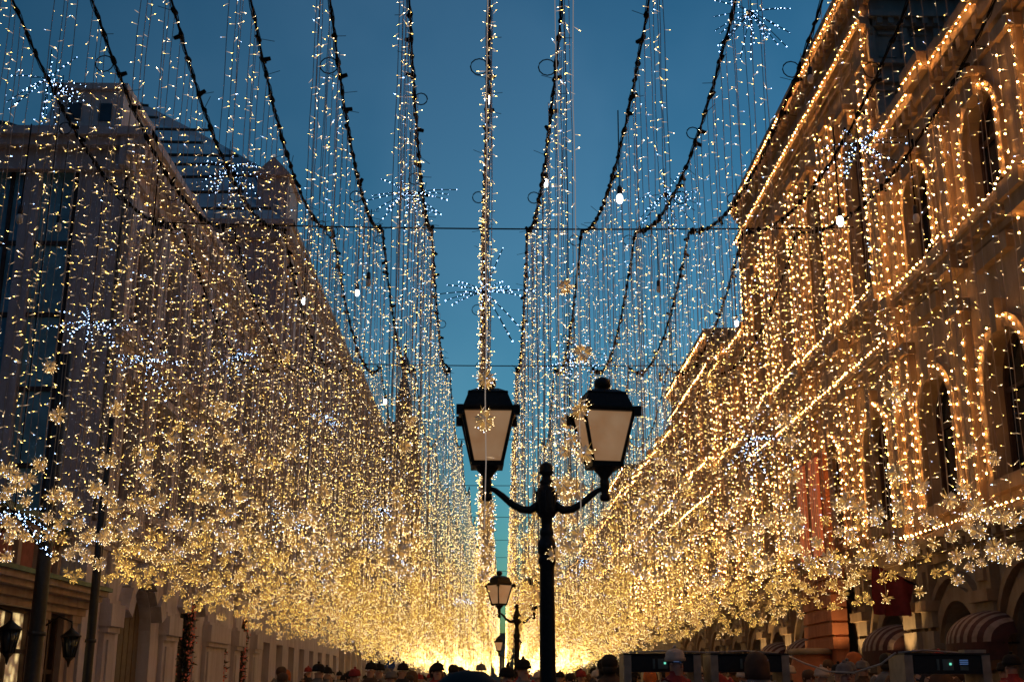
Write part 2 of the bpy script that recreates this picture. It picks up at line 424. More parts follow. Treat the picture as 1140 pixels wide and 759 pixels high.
# (y0, y1, top, kind)
def floor_ops(cs, w, zb, zt, ar): return [(c, w, zb, zt, ar) for c in cs]
sections = [(8.9, 27.4, 'wing'), (27.4, 43.2, 'pavA'), (43.2, 50.6, 'wing'), (50.6, 62.0, 'pavB'), (62.0, 84.2, 'wing'), (84.2, 95.4, 'pavB'), (95.4, 117.6, 'wing'), (117.6, 128.8, 'pavB'), (128.8, 170, 'wing')]
arch_no = 0; pil_no = 0
wcount = 0
far_win = MB()
G_B = 'bulb strings outlining the arcade facade'
for (y0, y1, kind) in sections:
    n = max(2, round((y1 - y0) / 3.7)); pitch = (y1 - y0) / n
    cs = [y0 + pitch * (k + .5) for k in range(n)]
    up = {'wing': 0.0, 'pavA': 0.12, 'pavB': 0.08}[kind]
    top = {'wing': 14.8, 'pavA': 19.5, 'pavB': 16.6}[kind]
    body_top = top - 0.25
    T3 = {'wing': BASE_Z - 1.0, 'pavA': 17.3, 'pavB': 14.9}[kind]
    w3 = {'wing': 13.1, 'pavA': 16.1, 'pavB': 14.0}[kind]
    R_ = Fac(XR - up)
    near = y0 < 62
    # ground floor, arches over awnings
    g_ops = []
    for c in cs:
        if kind == 'pavA' and abs(c - 33.3) < 1.0: continue
        g_ops.append((c, 2.2, 0.12, 3.35, 1.1))
    R_.panel(base, -0.6, 0.0, y0, y1, 0.0, 4.3, g_ops)
    R_.panel(wall, -0.6, 0.0, y0, y1, 4.3, 9.3, floor_ops(cs, 1.9, 5.5, 8.2, .95))
    R_.panel(wall, -0.6, 0.0, y0, y1, 9.3, T3, floor_ops(cs, 1.6, 10.95, w3, .8))
    if kind == 'wing': R_.box(wall, -0.6, 0.0, y0, y1, BASE_Z - 1.0, BASE_Z - 0.2)
    # back wall
    wall.box(XR + 0.62, XR + 14, y0 + .02, y1 - .02, 0, BASE_Z - 0.3)
    if top > BASE_Z:
        R_.box(wall, -0.5, 0.0, y0, y1, T3, body_top)
        for c in cs: R_.box(trim, 0, .08, c - .7, c + .7, T3 + .15, top - 1.65)
        wall.box(XR + .55, XR + 7.5, y0 + .0, y1, BASE_Z - 0.28, body_top)
        # mouldings and blind panels on the side that faces the near wing
        side = MB()
        side.box(XR - up + .03, XR + 7.55, y0 - .02, y0 + .3, BASE_Z - .1, body_top - .02)
        for zz, pr, hh in ((top - .01, .55, .22), (top - .24, .42, .2), (top - .46, .28, .16), (top - 1.3, .34, .16), (top - 1.47, .2, .2), (top - 2.6, .2, .12), (top - 3.1, .3, .2), (top - 3.32, .18, .16), (BASE_Z + .75, .22, .25), (BASE_Z + .35, .12, .2)):
            if zz - hh < BASE_Z: continue
            side.box(XR - up - pr * .3, XR + 7.6, y0 - pr, y0 - .021, zz - hh, zz)
            if hh < .2 and pr > .25:
                for q in range(26):
                    xx = XR - up + .1 + q * .29
                    side.box(xx, xx + .14, y0 - pr + .05, y0 - .022, zz - hh - .17, zz - hh)
        for q in range(9):
            xx = XR - .25 + q * .85
            side.box(xx, xx + .18, y0 - .16, y0 - .023, top - 2.58, top - 1.7)
            side.box(xx + .3, xx + .72, y0 - .09, y0 - .024, top - 2.5, top - 2.45); side.box(xx + .3, xx + .72, y0 - .09, y0 - .024, top - 1.85, top - 1.78)
            side.box(xx + .1, xx + .5, y0 - .12, y0 - .025, max(BASE_Z + .8, top - 4.3), top - 3.5)
        part('attic_side', side, M['grey_stone'], gum)
        R_.cornice(trim, y0 - .35, y1 + .35, top, .9, .5)
        R_.cornice(trim, y0 - .2, y1 + .2, top - 1.4, .5, .4, False)
        for yy in (y0 + .45, y1 - .45):
            R_.box(trim, 0, .22, yy - .4, yy + .4, BASE_Z, top - .9)
        roof.box(XR - up + .1, XR + 7.4, y0 + .1, y1 - .1, body_top - .1, top + .02)
    else:
        # low parapet blocks and dark metal roof
        for c in [y0 + pitch * k for k in range(n + 1)]:
            R_.box(trim, -.5, .1, c - .3, c + .3, top, top + .55)
        roof.box(XR + .2, XR + 12, y0, y1, BASE_Z - .25, BASE_Z - .05)
    # cornices and ledges along the street
    if kind == 'wing':
        R_.cornice(trim, y0 + .01, y1 - .01, BASE_Z - .004, 1.1, .46)
        for k in range(1, n):   # the cornice breaks forward over the pilasters
            yy = y0 + pitch * k
            Fac(XR - .22).cornice(trim, yy - .55, yy + .55, BASE_Z + .02, 1.06, .46, False, back=.2)
    lz = 10.5 if kind == 'wing' else 10.9
    R_.cornice(trim, y0 + .03, y1 - .03, lz, .5, .38, near)
    if kind != 'wing': R_.cornice(trim, y0 + .03, y1 - .03, 9.45, .35, .3, False)
    R_.cornice(trim, y0 + .03, y1 - .03, 4.75, .55, .45, near)
    # arch mouldings, keystones, pilasters
    for c in cs:
        R_.arch_band(trim, 0.0, .14, c, 1.92, 7.25, 8.2, .26, 0, 14, 5.3)
        R_.arch_band(trim, 0.0, .10, c, 1.62, w3 - .8, w3, .2, 0, 12, 10.95)
        R_.box(trim, 0, .24, c - .14, c + .14, 8.1, 8.75)
        R_.box(trim, 0, .2, c - 1.15, c + 1.15, 5.15, 5.4)
        R_.box(trim, 0, .16, c - .8, c + .8, 9.55, 9.9)
        if near:
            R_.arch_band(trim, 0.0, .09, c, 2.22, 2.25, 3.35, .28, 0, 16, .12)
            R_.arch_band(trim, 0.0, .16, c, 2.95, 2.35, 3.82, .14, 0, 16)
        # small projecting hoods near the cornice
        R_.box(trim, 0, .4, c - .45, c + .45, w3 + .25, w3 + .4); R_.box(trim, 0, .25, c - .3, c + .3, w3 - .15, w3 + .25)
    for k in range(n + 1):
        yy = y0 + pitch * k + (0.36 if k == 0 else -0.36 if k == n else 0)
        R_.box(trim, 0, .2, yy - .3, yy + .3, 4.8, 9.0); R_.box(trim, 0, .28, yy - .36, yy + .36, 9.0, 9.28)
        R_.box(trim, 0, .18, yy - .26, yy + .26, lz + .1, T3 - .4); R_.box(trim, 0, .3, yy - .34, yy + .34, T3 - .4, T3 - .14)
        if kind == 'pavA' and 0 < k < n:
            for e in (-.62, .62): R_.box(trim, 0, .14, yy + e - .16, yy + e + .16, lz + .1, T3 - .5); R_.box(trim, 0, .24, yy + e - .22, yy + e + .22, T3 - .5, T3 - .3)
        R_.box(trim, 0, .26, yy - .36, yy + .36, 4.8, 5.15)
        # rusticated piers downstairs
        if near:
            for q in range(7):
                R_.box(base, 0, .22, yy - .42, yy + .42, .1 + q * .46, .1 + q * .46 + .38)
            R_.box(trim, 0, .36, yy - .5, yy + .5, 3.2, 3.42)
            R_.box(trim, 0, .2, yy - .34, yy + .34, 3.42, 4.2)
            R_.box(trim, .2, .27, yy - .2, yy + .2, 3.6, 4.05)
    # windows
    for c in cs:
        if wcount < 66:
            window(R_, gum, c, 1.9, 5.5, 8.2, .95); window(R_, gum, c, 1.6, 10.95, w3, .8); wcount += 2
        else:
            R_.box(far_win, -.38, -.34, c - .95, c + .95, 5.4, 8.2); R_.box(far_win, -.38, -.34, c - .8, c + .8, 10.9, w3)
    for (c, w, zb, zt, ar) in g_ops:
        R_.box(far_win, -.5, -.45, c - 1.1, c + 1.1, .1, 3.35)
    if top > BASE_Z:
        pass
    # ---- bulbs
    sp = .25 if y0 < 50 else .33 if y0 < 90 else .6
    br = .0205 if y0 < 50 else .028
    x = lambda u: R_.x(u)
    kn = {'wing': 'plain wing', 'pavA': 'tall central pavilion', 'pavB': 'lower pavilion'}[kind]
    where = f'{kn} {int(sections.index((y0, y1, kind))) + 1} of the arcade'
    where = {8.9: 'nearest wing', 27.4: 'tall pavilion', 43.2: 'wing behind the tall pavilion', 50.6: 'second pavilion', 62.0: 'wing behind the second pavilion', 84.2: 'third pavilion', 95.4: 'wing behind the third pavilion', 117.6: 'fourth pavilion', 128.8: 'farthest wing'}[y0]
    zc = [(x(.47), y0, BASE_Z - .36)]
    for k in range(1, n):
        yy = y0 + pitch * k
        zc += [(x(.47), yy - .6, BASE_Z - .36), (x(.70), yy - .6, BASE_Z - .34), (x(.70), yy + .6, BASE_Z - .34), (x(.47), yy + .6, BASE_Z - .36)]
    zc.append((x(.47), y1, BASE_Z - .36))
    if kind == 'wing': bulb_run(zc, sp, f'warm bulb string along the main cornice of the {where}', G_B, br)
    zig = []
    for k in range(n + 1):
        yy = y0 + pitch * k
        a_, b_ = max(y0, yy - .5), min(y1, yy + .5)
        R_.box(trim, 0, .5, a_ + .02, b_ - .02, lz - .3, lz + .02); R_.box(trim, 0, .4, a_ + .06, b_ - .06, lz - .6, lz - .3)
        zig += [(x(.42), a_, lz + .04), (x(.54), a_, lz + .07), (x(.54), b_, lz + .07), (x(.42), b_, lz + .04)]
    bulb_run(zig, sp, f'warm bulb string along the upper window ledge of the {where}', G_B, br)
    if y0 < 20: bulb_run([(x(.49), y0, 4.8), (x(.49), y1, 4.8)], sp, f'warm bulb string on the low ledge above shop arches, {where}', G_B, br)
    if kind != 'wing':
        bulb_run([(x(.34), y0, 9.5), (x(.34), y1, 9.5)], sp, f'warm bulb string along the lower ledge of the {where}', G_B, br)
        bulb_run([(x(.50), y0 - .35, top - .31), (x(.50), y1 + .35, top - .31)], sp, f'warm bulb string along the roof edge of the {where}', G_B, br)
        bulb_run([(x(.42), y0 - .2, top - 1.60), (x(.42), y1 + .2, top - 1.60)], sp, f'warm bulb string under the attic of the {where}', G_B, br)
        for yy, nm in ((y0 + .02, 'near'), (y1 - .02, 'far')):
            bulb_run([(x(.26), yy, BASE_Z + .2), (x(.26), yy, top - 1.0)], sp, f'vertical warm bulb string on the {nm} attic corner of the {where}', G_B, br)
    if y0 < 84:
        for c in cs:
            arch_no += 1
            a = R_.arch_poly(c, 2.25, 7.25, 8.38, 12)
            bulb_run([(x(.2), c - 1.12, 5.4)] + [(x(.2), p[0], p[1]) for p in a] + [(x(.2), c + 1.12, 5.4)], sp * 1.05,
                     f'warm bulb string tracing the {ordn(arch_no)} large window arch from the near end', G_B, br)
            if y0 < 50:
                a = R_.arch_poly(c, 1.85, w3 - .8, w3 + .12, 10)
                bulb_run([(x(.16), c - .92, 11.0)] + [(x(.16), p[0], p[1]) for p in a] + [(x(.16), c + .92, 11.0)], sp * 1.1,
                     f'warm bulb string tracing the {ordn(arch_no)} top floor window arch from the near end', G_B, br)
        for k in range(n + 1):
            pil_no += 1
            yy = y0 + pitch * k + (0.36 if k == 0 else -0.36 if k == n else 0)
            for e, nm in ((-.31, 'near'), (.31, 'far')) + (((-.8, 'outer near'), (.8, 'outer far')) if kind == 'pavA' and 0 < k < n else ()):
                if y0 > 50 and e > 0: continue
                bulb_run([(x(.25), yy + e, 4.9), (x(.25), yy + e, 9.0), (x(.25), yy + e, lz + .2), (x(.25), yy + e, T3 - .3)], sp * 1.3,
                     f'vertical warm bulb string, {nm} edge of the {ordn(pil_no)} pilaster from the near end', G_B, br)
part('wall', wall, M['gum'], gum); part('moulding', trim, M['gum_trim'], gum); part('ground_floor', base, M['granite'], gum)
part('roof', roof, M['roof_dark'], gum); part('shop_and_far_window_glass', far_win, M['glass'], gum, kind='stuff')

# awnings
def awning(yc, w, label, h=.62):
    th = thing('awning', label, 'awning', (XR - .1, yc, 2.4), 'striped awnings in the arcade arches')
    mb = MB(); nst = 19; na = 8
    for i in range(nst):
        ya = yc - w / 2 + w * i / nst; yb = yc - w / 2 + w * (i + 1) / nst
        for k in range(na):
            t0, t1 = PI / 2 * k / na, PI / 2 * (k + 1) / na
            # dome-like: edge stripes bulge less
            def pt(y, t):
                e = math.sqrt(max(0.0, 1 - ((y - yc) / (w / 2)) ** 2)) * .75 + .25
                return (XR - .12 - .8 * math.sin(t) * e, y, 2.42 + h * math.cos(t) * e)
            mb.add([pt(ya, t0), pt(yb, t0), pt(yb, t1), pt(ya, t1)], [(0, 1, 2, 3)], i % 2, True)
    part('canopy', mb, [M['awn_red'], M['awn_white']], th)
    v = MB()
    pts = [yc - w / 2 + w * i / 14 for i in range(15)]
    for i in range(14):
        def xx(y): return XR - .12 - .8 * (math.sqrt(max(0.0, 1 - ((y - yc) / (w / 2)) ** 2)) * .75 + .25)
        a, b_ = pts[i], pts[i + 1]
        v.add([(xx(a), a, 2.42), (xx(b_), b_, 2.42), (xx(b_), b_, 2.1), (xx(a), a, 2.1)], [(0, 1, 2, 3)])
    part('valance', v, M['awn_red'], th)
    fr = MB()
    for sg in (-1, 1): fr.tube([(XR - .1, yc + sg * w * .48, 2.4), (XR - .4, yc + sg * w * .48, 2.4)], .02, 6)
    part('frame', fr, M['iron'], th)
for yc, lb in ((19.99, 'striped burgundy awning cut off by the right edge of the picture'), (23.7, 'large striped burgundy and white awning right of the burgundy flag'),
               (29.3, 'striped awning beside the lit banded pier, left of the burgundy flag'), (37.3, 'small striped awning behind the two metal detectors'), (41.2, 'small striped awning farthest down the street')):
    awning(yc, 2.3, lb)

# burgundy flag on a short pole
fl = thing('flag', 'burgundy flag hanging from a wall pole under the light curtain', 'flag', (XR - .2, 27.2, 3.9))
mb = MB(); mb.tube([(XR - .2, 27.2, 3.75), (XR - 1.3, 27.2, 4.25)], .02, 6); part('pole', mb, M['iron'], fl)
mb = MB(); nx, nz = 10, 8
V = []
for i in range(nx + 1):
    for j in range(nz + 1):
        s_ = i / nx; t_ = j / nz
        V.append((XR - .35 - .9 * s_ + .12 * math.sin(9 * s_) * t_ - .12 * t_, 27.2 + .14 * math.sin(14 * s_ + 2 * t_) * (.3 + t_), 3.86 + .4 * s_ - t_ * (.75 + .35 * s_)))
mb.add(V, [(i*(nz+1)+j, (i+1)*(nz+1)+j, (i+1)*(nz+1)+j+1, i*(nz+1)+j+1) for i in range(nx) for j in range(nz)], 0, True)
part('cloth', mb, M['flag_red'], fl)

# red lit portal in the pavilion
po = thing('entrance_portal', 'orange red banded entrance bay with a flared bell-shaped base', 'entrance', (XR - .5, 33.3, 0))
mb = MB(); PX = XR - .5
for q in range(6): mb.box(PX - .42, PX, 32.0, 34.9, 2.55 + q * .36, 2.55 + q * .36 + .30)
mb.box(PX - .34, PX, 32.05, 34.85, 0, 4.7); part('banded_pier', mb, M['portal_red'], po)
mb = MB(); mb.lathe([(.95, .1), (.93, 1.0), (.80, 1.5), (.62, 2.0), (.52, 2.35), (.5, 2.42)], PX - .75, 32.9, 24); part('flared_base', mb, M['portal_red'], po)
mb = MB(); mb.lathe([(.52, 2.42), (.62, 2.45), (.62, 2.55), (.5, 2.58)], PX - .75, 32.9, 24); part('collar', mb, M['granite'], po)
bn = thing('banner', 'glowing red orange vertical banner panels behind the light curtain', 'banner', (PX - .45, 33.3, 4.9))
for yy in (32.6, 34.0):
    mb = MB(); mb.box(PX - .50, PX - .43, yy - .42, yy + .42, 5.0, 7.6); part('lit_panel', mb, M['portal_lit'], bn)
mb = MB(); mb.box(PX - .43, PX - .22, 31.95, 34.65, 4.9, 7.7); part('frame', mb, M['portal_red'], bn)

# wall uplights beside the portal (the rows of lit stone bands)
for i, (yy, zz) in enumerate([(31.35, 1.5), (35.3, 1.5), (27.8, 1.5), (39.25, 1.5), (42.8, 1.5)]):
    th = thing('wall_uplight', ['small wall uplight right of the red portal', 'small wall uplight left of the red portal', 'small wall uplight under the burgundy flag', 'small wall uplight behind the metal detectors', 'small wall uplight farthest along the arcade'][i], 'lamp', (XR - .9, yy, zz))
    mb = MB(); mb.lathe([(.05, -.1), (.08, 0), (.08, .1), (.06, .12)], XR - 1.0, yy, 10, cz=zz); mb.box(XR - .98, XR - .70, yy - .02, yy + .02, zz - .06, zz - .02); part('housing', mb, M['iron'], th)
    ld = bpy.data.lights.new('uplight', 'SPOT'); ld.energy = 220; ld.color = (1, .6, .22); ld.spot_size = math.radians(70); ld.shadow_soft_size = .05; ld.spot_blend = .5
    lo = bpy.data.objects.new('uplight', ld); COL.objects.link(lo); lo.location = (XR - 1.0 - (XR - .9), 0, .16); lo.parent = th
    lo.rotation_euler = (0, math.radians(165), 0) if False else Vector((-0.30, 0, -1)).to_track_quat('-Z', 'Y').to_euler()
    lo.rotation_euler = Vector((0.16, 0, 1)).to_track_quat('-Z', 'Y').to_euler()

# ---- left side ---------------------------------------------------------------
L = Fac(XL)
# near shop with green roof, Y 17..25.6
sh = thing('shop_building', 'low wooden shop with green roof and red panels at the left edge', 'shop', (XL - 1, 21.5, 0))
w_ = MB(); tr = MB(); rp = MB(); rf = MB()
sx = Fac(XL)
sx.panel(w_, -.5, 0, 15.5, 25.6, 0, 3.4, [(17.4, 1.6, 1.0, 3.0, 0), (22.1, 1.9, 1.0, 3.0, 0), (24.3, .9, 0.1, 3.0, 0)])
sx.panel(w_, -1.1, -.6, 15.5, 25.6, 3.4, 4.75, [])
for q in range(9):
    yy = 16.2 + q * 1.1
    rp = MB(); sx.box(rp, -.6, -.55, yy - .3, yy + .3, 3.75, 4.4); part('red_panel', rp, M['red_panel'], sh)
    sx.box(tr, -.6, -.48, yy + .42, yy + .6, 3.6, 4.55)
sx.cornice(tr, 15.5, 25.6, 3.5, .5, .55, False)
sx.box(tr, -.6, -.4, 15.5, 25.6, 4.45, 4.62)
sx.box(rf, -1.0, .62, 15.4, 25.7, 3.5, 3.58); sx.box(rf, -3.5, -.3, 15.4, 25.7, 4.75, 4.9)
w_.box(XL - 4, XL - 1.1, 15.5, 25.6, 0, 4.7)
for yy in (19.4, 23.45, 25.2): sx.box(tr, 0, .06, yy - .2, yy + .2, 0, 3.0); sx.box(tr, 0, .1, yy - .26, yy + .26, 2.85, 3.0)
part('wall', w_, M['left_far'], sh); part('trim', tr, M['left_far'], sh); part('roof', rf, M['roof_green'], sh)
for c, ww in ((17.4, 1.6), (22.1, 1.9)): window(sx, sh, c, ww, 1.0, 3.0, 0, u=-.14, gm='shop')
window(sx, sh, 24.3, .9, .1, 3.0, 0, u=-.2, gm='wood_dark')
def wall_lantern(y, z, label):
    th = thing('wall_lantern', label, 'lantern', (XL, y, z), 'wall lanterns on the shop front')
    cx = XL + .55
    mb = MB(); mb.tube([(XL, y, z + .35), (XL + .3, y, z + .55), (cx, y, z + .45), (cx, y, z + .32)], .02, 6); part('bracket', mb, M['iron'], th)
    mb = MB(); mb.lathe([(.03, .34), (.06, .3), (.2, .2), (.2, .17), (.03, .17)], cx, y, 6, cz=z); mb.lathe([(.1, -.2), (.04, -.27), (.01, -.38)], cx, y, 6, cz=z)
    for k in range(6):
        a = 2 * PI * k / 6; mb.tube([(cx + .17 * math.cos(a), y + .17 * math.sin(a), z + .18), (cx + .1 * math.cos(a), y + .1 * math.sin(a), z - .2)], .014, 4)
    part('frame', mb, M['iron'], th)
    mb = MB(); mb.lathe([(.15, .17), (.085, -.2)], cx, y, 6, cz=z); part('glass', mb, M['glass'], th)
wall_lantern(20.6, 2.35, 'iron wall lantern in front of the lit shop window')
wall_lantern(23.6, 2.35, 'iron wall lantern between the two leaning poles')

# main left building Y 25.8 .. 46, cornice 13.9
lb = thing('corner_building', 'tall mauve plaster building with rooftop block and arched ground floor on the left', 'building', (XL, 36, 0))
w_ = MB(); tr = MB(); rf = MB()
y0, y1 = 25.8, 45.0
garch = [(29.75, 2.7, .1, 4.0, 1.35), (34.8, 1.9, .1, 4.1, .9), (39.7, 0.9, .9, 3.0, 0), (42.9, 1.3, .9, 3.9, .6)]
wb_ = MB(); L.panel(wb_, -.7, 0, y0, y1, 0, 4.9, garch); part('ground_floor', wb_, stone('light_raised_lower_stone', (0.56, 0.50, 0.54), (0.70, 0.63, 0.68), .8), lb)  # paler tone carries the soft light falling on the ground floor
cs = [y0 + 1.9 + k * 2.57 for k in range(7)]
L.panel(w_, -.7, 0, y0, y1, 4.9, 9.2, [(c, 1.25, 5.7, 8.3, .0) for c in cs])
L.panel(w_, -.7, 0, y0, y1, 9.2, 13.2, [(c, 1.25, 9.9, 12.2, .55) for c in cs])
w_.box(XL - 5.5, XL - .72, y0 + .3, y1, 0, 13.3)
w_.box(XL - 5.5, XL - .70, y0 + .003, y0 + .297, 0, 4.597)
# camera facing end wall with tall blue windows
for k, (xx, hw) in enumerate(((-9.0, .5), (-10.6, .18), (-12.1, .18), (-13.4, .3))):
    w_.box(xx - hw, xx + hw, y0 - .035, y0 + .3, 4.6, 13.3)
w_.box(-14.0, -8.5, y0 + .0, y0 + .3, 12.6, 13.3) if False else None
L.cornice(tr, y0 - .5, y1, 13.9, .9, .7)
tr.box(XL - 5.5, XL + .7, y0 - .6, y0, 13.7, 13.9); tr.box(XL - 5.5, XL + .5, y0 - .45, y0, 13.5, 13.7); tr.box(XL - 5.5, XL + .25, y0 - .2, y0, 13.0, 13.5)
L.cornice(tr, y0, y1, 9.3, .45, .35, False); L.cornice(tr, y0, y1, 5.0, .5, .4, False)
for c in cs:
    L.box(tr, 0, .12, c - .8, c - .64, 5.6, 8.4); L.box(tr, 0, .12, c + .64, c + .8, 5.6, 8.4); L.box(tr, 0, .28, c - .9, c + .9, 8.4, 8.6)
    L.arch_band(tr, 0, .12, c, 1.27, 11.65, 12.2, .18, 0, 12, 9.9)
    L.box(tr, 0, .2, c - .8, c + .8, 5.45, 5.65)
for k in range(8):
    yy = y0 + .45 + k * 2.62
    L.box(tr, 0, .18, yy - .26, yy + .26, 5.1, 12.9)
# ground floor: keystones, piers with capital blocks
for (yc, w, zb, zt, ar) in garch[:2]:
    n = 9; a = L.arch_poly(yc, w + .05, zt - ar, zt + .02, n); b_ = L.arch_poly(yc, w + .9, zt - ar, zt + .5, n)
    for k in range(1, n - 1):
        poly = [a[k], a[k + 1], b_[k + 1], b_[k]]
        cy_ = sum(p[0] for p in poly) / 4; cz_ = sum(p[1] for p in poly) / 4
        poly = [(cy_ + (p[0] - cy_) * .93, cz_ + (p[1] - cz_) * .93) for p in poly]
        tr.prism(poly, lambda c, e_: (L.x(0 if e_ == 0 else (.28 if k % 2 else .2)), c[0], c[1]))
for yy, ww in ((27.4, .4), (32.5, .6), (38.0, 1.3), (41.3, .5), (44.5, .5)):
    L.box(tr, 0, .12, yy - ww, yy + ww, 0, 2.75); L.box(tr, .12, .16, yy - ww + .2, yy + ww - .2, .3, 2.6)
    L.box(tr, 0, .20, yy - ww - .03, yy + ww + .03, 2.75, 2.88); L.box(tr, 0, .27, yy - ww - .08, yy + ww + .08, 2.88, 3.36); L.box(tr, 0, .18, yy - ww, yy + ww, 3.36, 3.46)
    L.box(tr, 0, .1, yy - ww + .1, yy + ww - .1, 3.46, 4.5)
# rooftop chimney block with vents
rb = MB(); rb.box(-10.3, -8.75, y0 + .2, y0 + 2.4, 13.9, 15.2); rb.box(-10.4, -8.65, y0 + .1, y0 + 2.5, 15.2, 15.35)
part('rooftop_block', rb, stone('whitewashed_block', (0.62, 0.56, 0.56), (0.75, 0.68, 0.68), 1.2), lb, 'pale rooftop block with two square vents')
for xa in (-10.02, -9.3): vb = MB(); vb.box(xa, xa + .32, y0 + .17, y0 + .2, 14.4, 14.85); part('vent', vb, M['roof_dark'], lb)
rf.box(XL - 5.5, XL - .2, y0 + .2, y1, 13.3, 13.86)
part('wall', w_, M['left'], lb); part('moulding', tr, M['left_trim'], lb); part('roof', rf, M['roof_dark'], lb)
eg = MB(); eg.box(-13.9, -8.55, y0 + .12, y0 + .18, 4.6, 13.3)
part('end_wall_glazing', eg, plain('sky_reflection_glazing', (0.16, 0.34, 0.44), .55, .0, .3, 1.5), lb)  # sky reflection painted in as a flat teal pane colour
mu = MB()
for xx in (-9.6, -11.07, -12.5): mu.box(xx - .04, xx + .04, y0 + .06, y0 + .12, 4.6, 13.2)
for zz in (6.2, 7.9, 9.6, 11.3): mu.box(-13.9, -8.6, y0 + .07, y0 + .115, zz - .05, zz + .05)
part('mullions', mu, M['wood_dark'], lb)
for c in cs: window(L, lb, c, 1.25, 5.7, 8.3, 0); window(L, lb, c, 1.25, 9.9, 12.2, .55)
gl = MB()
for (yc, w, zb, zt, ar), mt in zip(garch, ('wood_dark', 'black', 'shop', 'black')):
    d = MB(); L.box(d, -.38, -.3, yc - w / 2 - .05, yc + w / 2 + .05, 0, zt + .05)
    if mt == 'wood_dark':
        for q in range(6): L.box(d, -.3, -.27, yc - w / 2 + .1 + q * .42, yc - w / 2 + .46 + q * .42, .2, 3.9)
    part('doorway', d, plain('dark_arch_recess', (0.13, 0.09, 0.06), .6) if mt == 'wood_dark' else M[mt], lb)  # dark brown sheet stands in for the shade deep inside the arch
# dark roof of the neighbour behind the near corner
nb = thing('neighbour_building', 'dark blue metal roof of a building behind the left corner building', 'building', (-15, 26, 0))
mb = MB(); mb.box(-20, -14.05, 24, 44, 0, 13.9); part('wall', mb, M['left_far'], nb)
mb = MB(); mb.prism([(-20, 13.9), (-13.2, 13.9), (-9.5, 14.5), (-12.5, 15.6), (-20, 16.8)], lambda c, e: (c[0], 28.5 + 12 * e, c[1])); part('roof', mb, M['roof_dark'], nb)

# tall building with mansard roof, Y 45.2 .. 62
mbld = thing('mansard_building', 'taller building with pale hipped metal roof crossed by dark snow guards', 'building', (XL, 54, 0))
w_ = MB(); tr = MB(); y0, y1 = 45.2, 70.0
cs = [y0 + 2.0 + k * 2.98 for k in range(8)]
L.panel(w_, -.7, 0, y0, y1, 0, 4.6, [(c, 1.5, .1, 3.2, 0) for c in cs])
for za, zb_ in ((4.6, 9.2), (9.2, 13.9), (13.9, 18.8)):
    L.panel(w_, -.7, 0, y0, y1, za, zb_, [(c, 1.3, za + .9, zb_ - 1.0, .5) for c in cs])
w_.box(-20, XL - .7, y0, y1, 0, 18.9)
L.cornice(tr, y0 - .4, y1, 19.4, .9, .6); tr.box(-20, XL + .6, y0 - .5, y0, 19.2, 19.4); tr.box(-20, XL + .3, y0 - .25, y0, 18.7, 19.2)
for zz in (4.7, 9.3, 14.0): L.cornice(tr, y0, y1, zz, .4, .3, False)
for c in cs:
    for zz in (8.3, 13.0, 17.9): L.box(tr, 0, .2, c - .85, c + .85, zz, zz + .22)
for k in range(9):
    yy = y0 + .5 + k * 2.98; L.box(tr, 0, .2, yy - .28, yy + .28, 4.8, 18.5)
part('wall', w_, M['left'], mbld); part('moulding', tr, M['left_trim'], mbld)
for c in cs:
    for zz in (4.6, 9.2, 13.9): window(L, mbld, c, 1.3, zz + .9, zz + (3.6 if zz < 9 else 3.7), .5)
# roof: sloping hip face towards the camera and the street
A = (-20, 45.0, 19.4); B = (-8.3, 45.0, 19.4); Cc = (-9.3, 46.2, 22.1); D = (-12.2, 50.5, 25.2); Ee = (-17.5, 50.8, 28.2); Ff = (-20, 50.8, 28.2)
B2 = (-8.3, 70, 19.4); C2 = (-9.3, 69, 22.1); D2 = (-12.2, 66, 25.2); E2 = (-17.5, 66, 28.2)
mb = MB(); mb.add([A, B, Cc, D, Ee, Ff, B2, C2, D2, E2, (-20, 70, 19.4), (-20, 66, 28.2)],
   [(0, 1, 2, 3, 4, 5), (1, 6, 7, 2), (2, 7, 8, 3), (3, 8, 9, 4), (4, 9, 11, 5), (6, 10, 11, 9, 8, 7), (10, 0, 5, 11), (0, 10, 6, 1)])
part('roof', mb, M['roof_grey'], mbld)
sg_ = MB()
for k in range(9):
    t = .06 + k * .10
    p0 = Vector(A).lerp(Vector((-20, 50.8, 28.2)), t)
    zz = p0.z
    if zz < 22.1: e = Vector(B).lerp(Vector(Cc), (zz - 19.4) / 2.7)
    elif zz < 25.2: e = Vector(Cc).lerp(Vector(D), (zz - 22.1) / 3.1)
    else: e = Vector(D).lerp(Vector(Ee), (zz - 25.2) / 3.0)
    yfront = min(p0.y, e.y) - .25
    sg_.tube([(-19.5 + (k % 3) * .4, p0.y - .22, zz), (e.x - .35 - (k % 2) * .9, min(e.y, p0.y + .3) - .3, zz)], .07, 4)
part('snow_guards', sg_, M['black'], mbld)
dm = MB()   # corner dormer
dm.box(-9.6, -8.35, 45.6, 48.2, 19.4, 21.6); dm.prism([(-9.75, 21.6), (-8.2, 21.6), (-8.95, 22.4)], lambda c, e: (c[0], 45.4 + 3 * e, c[1])); part('dormer', dm, M['left_trim'], mbld)

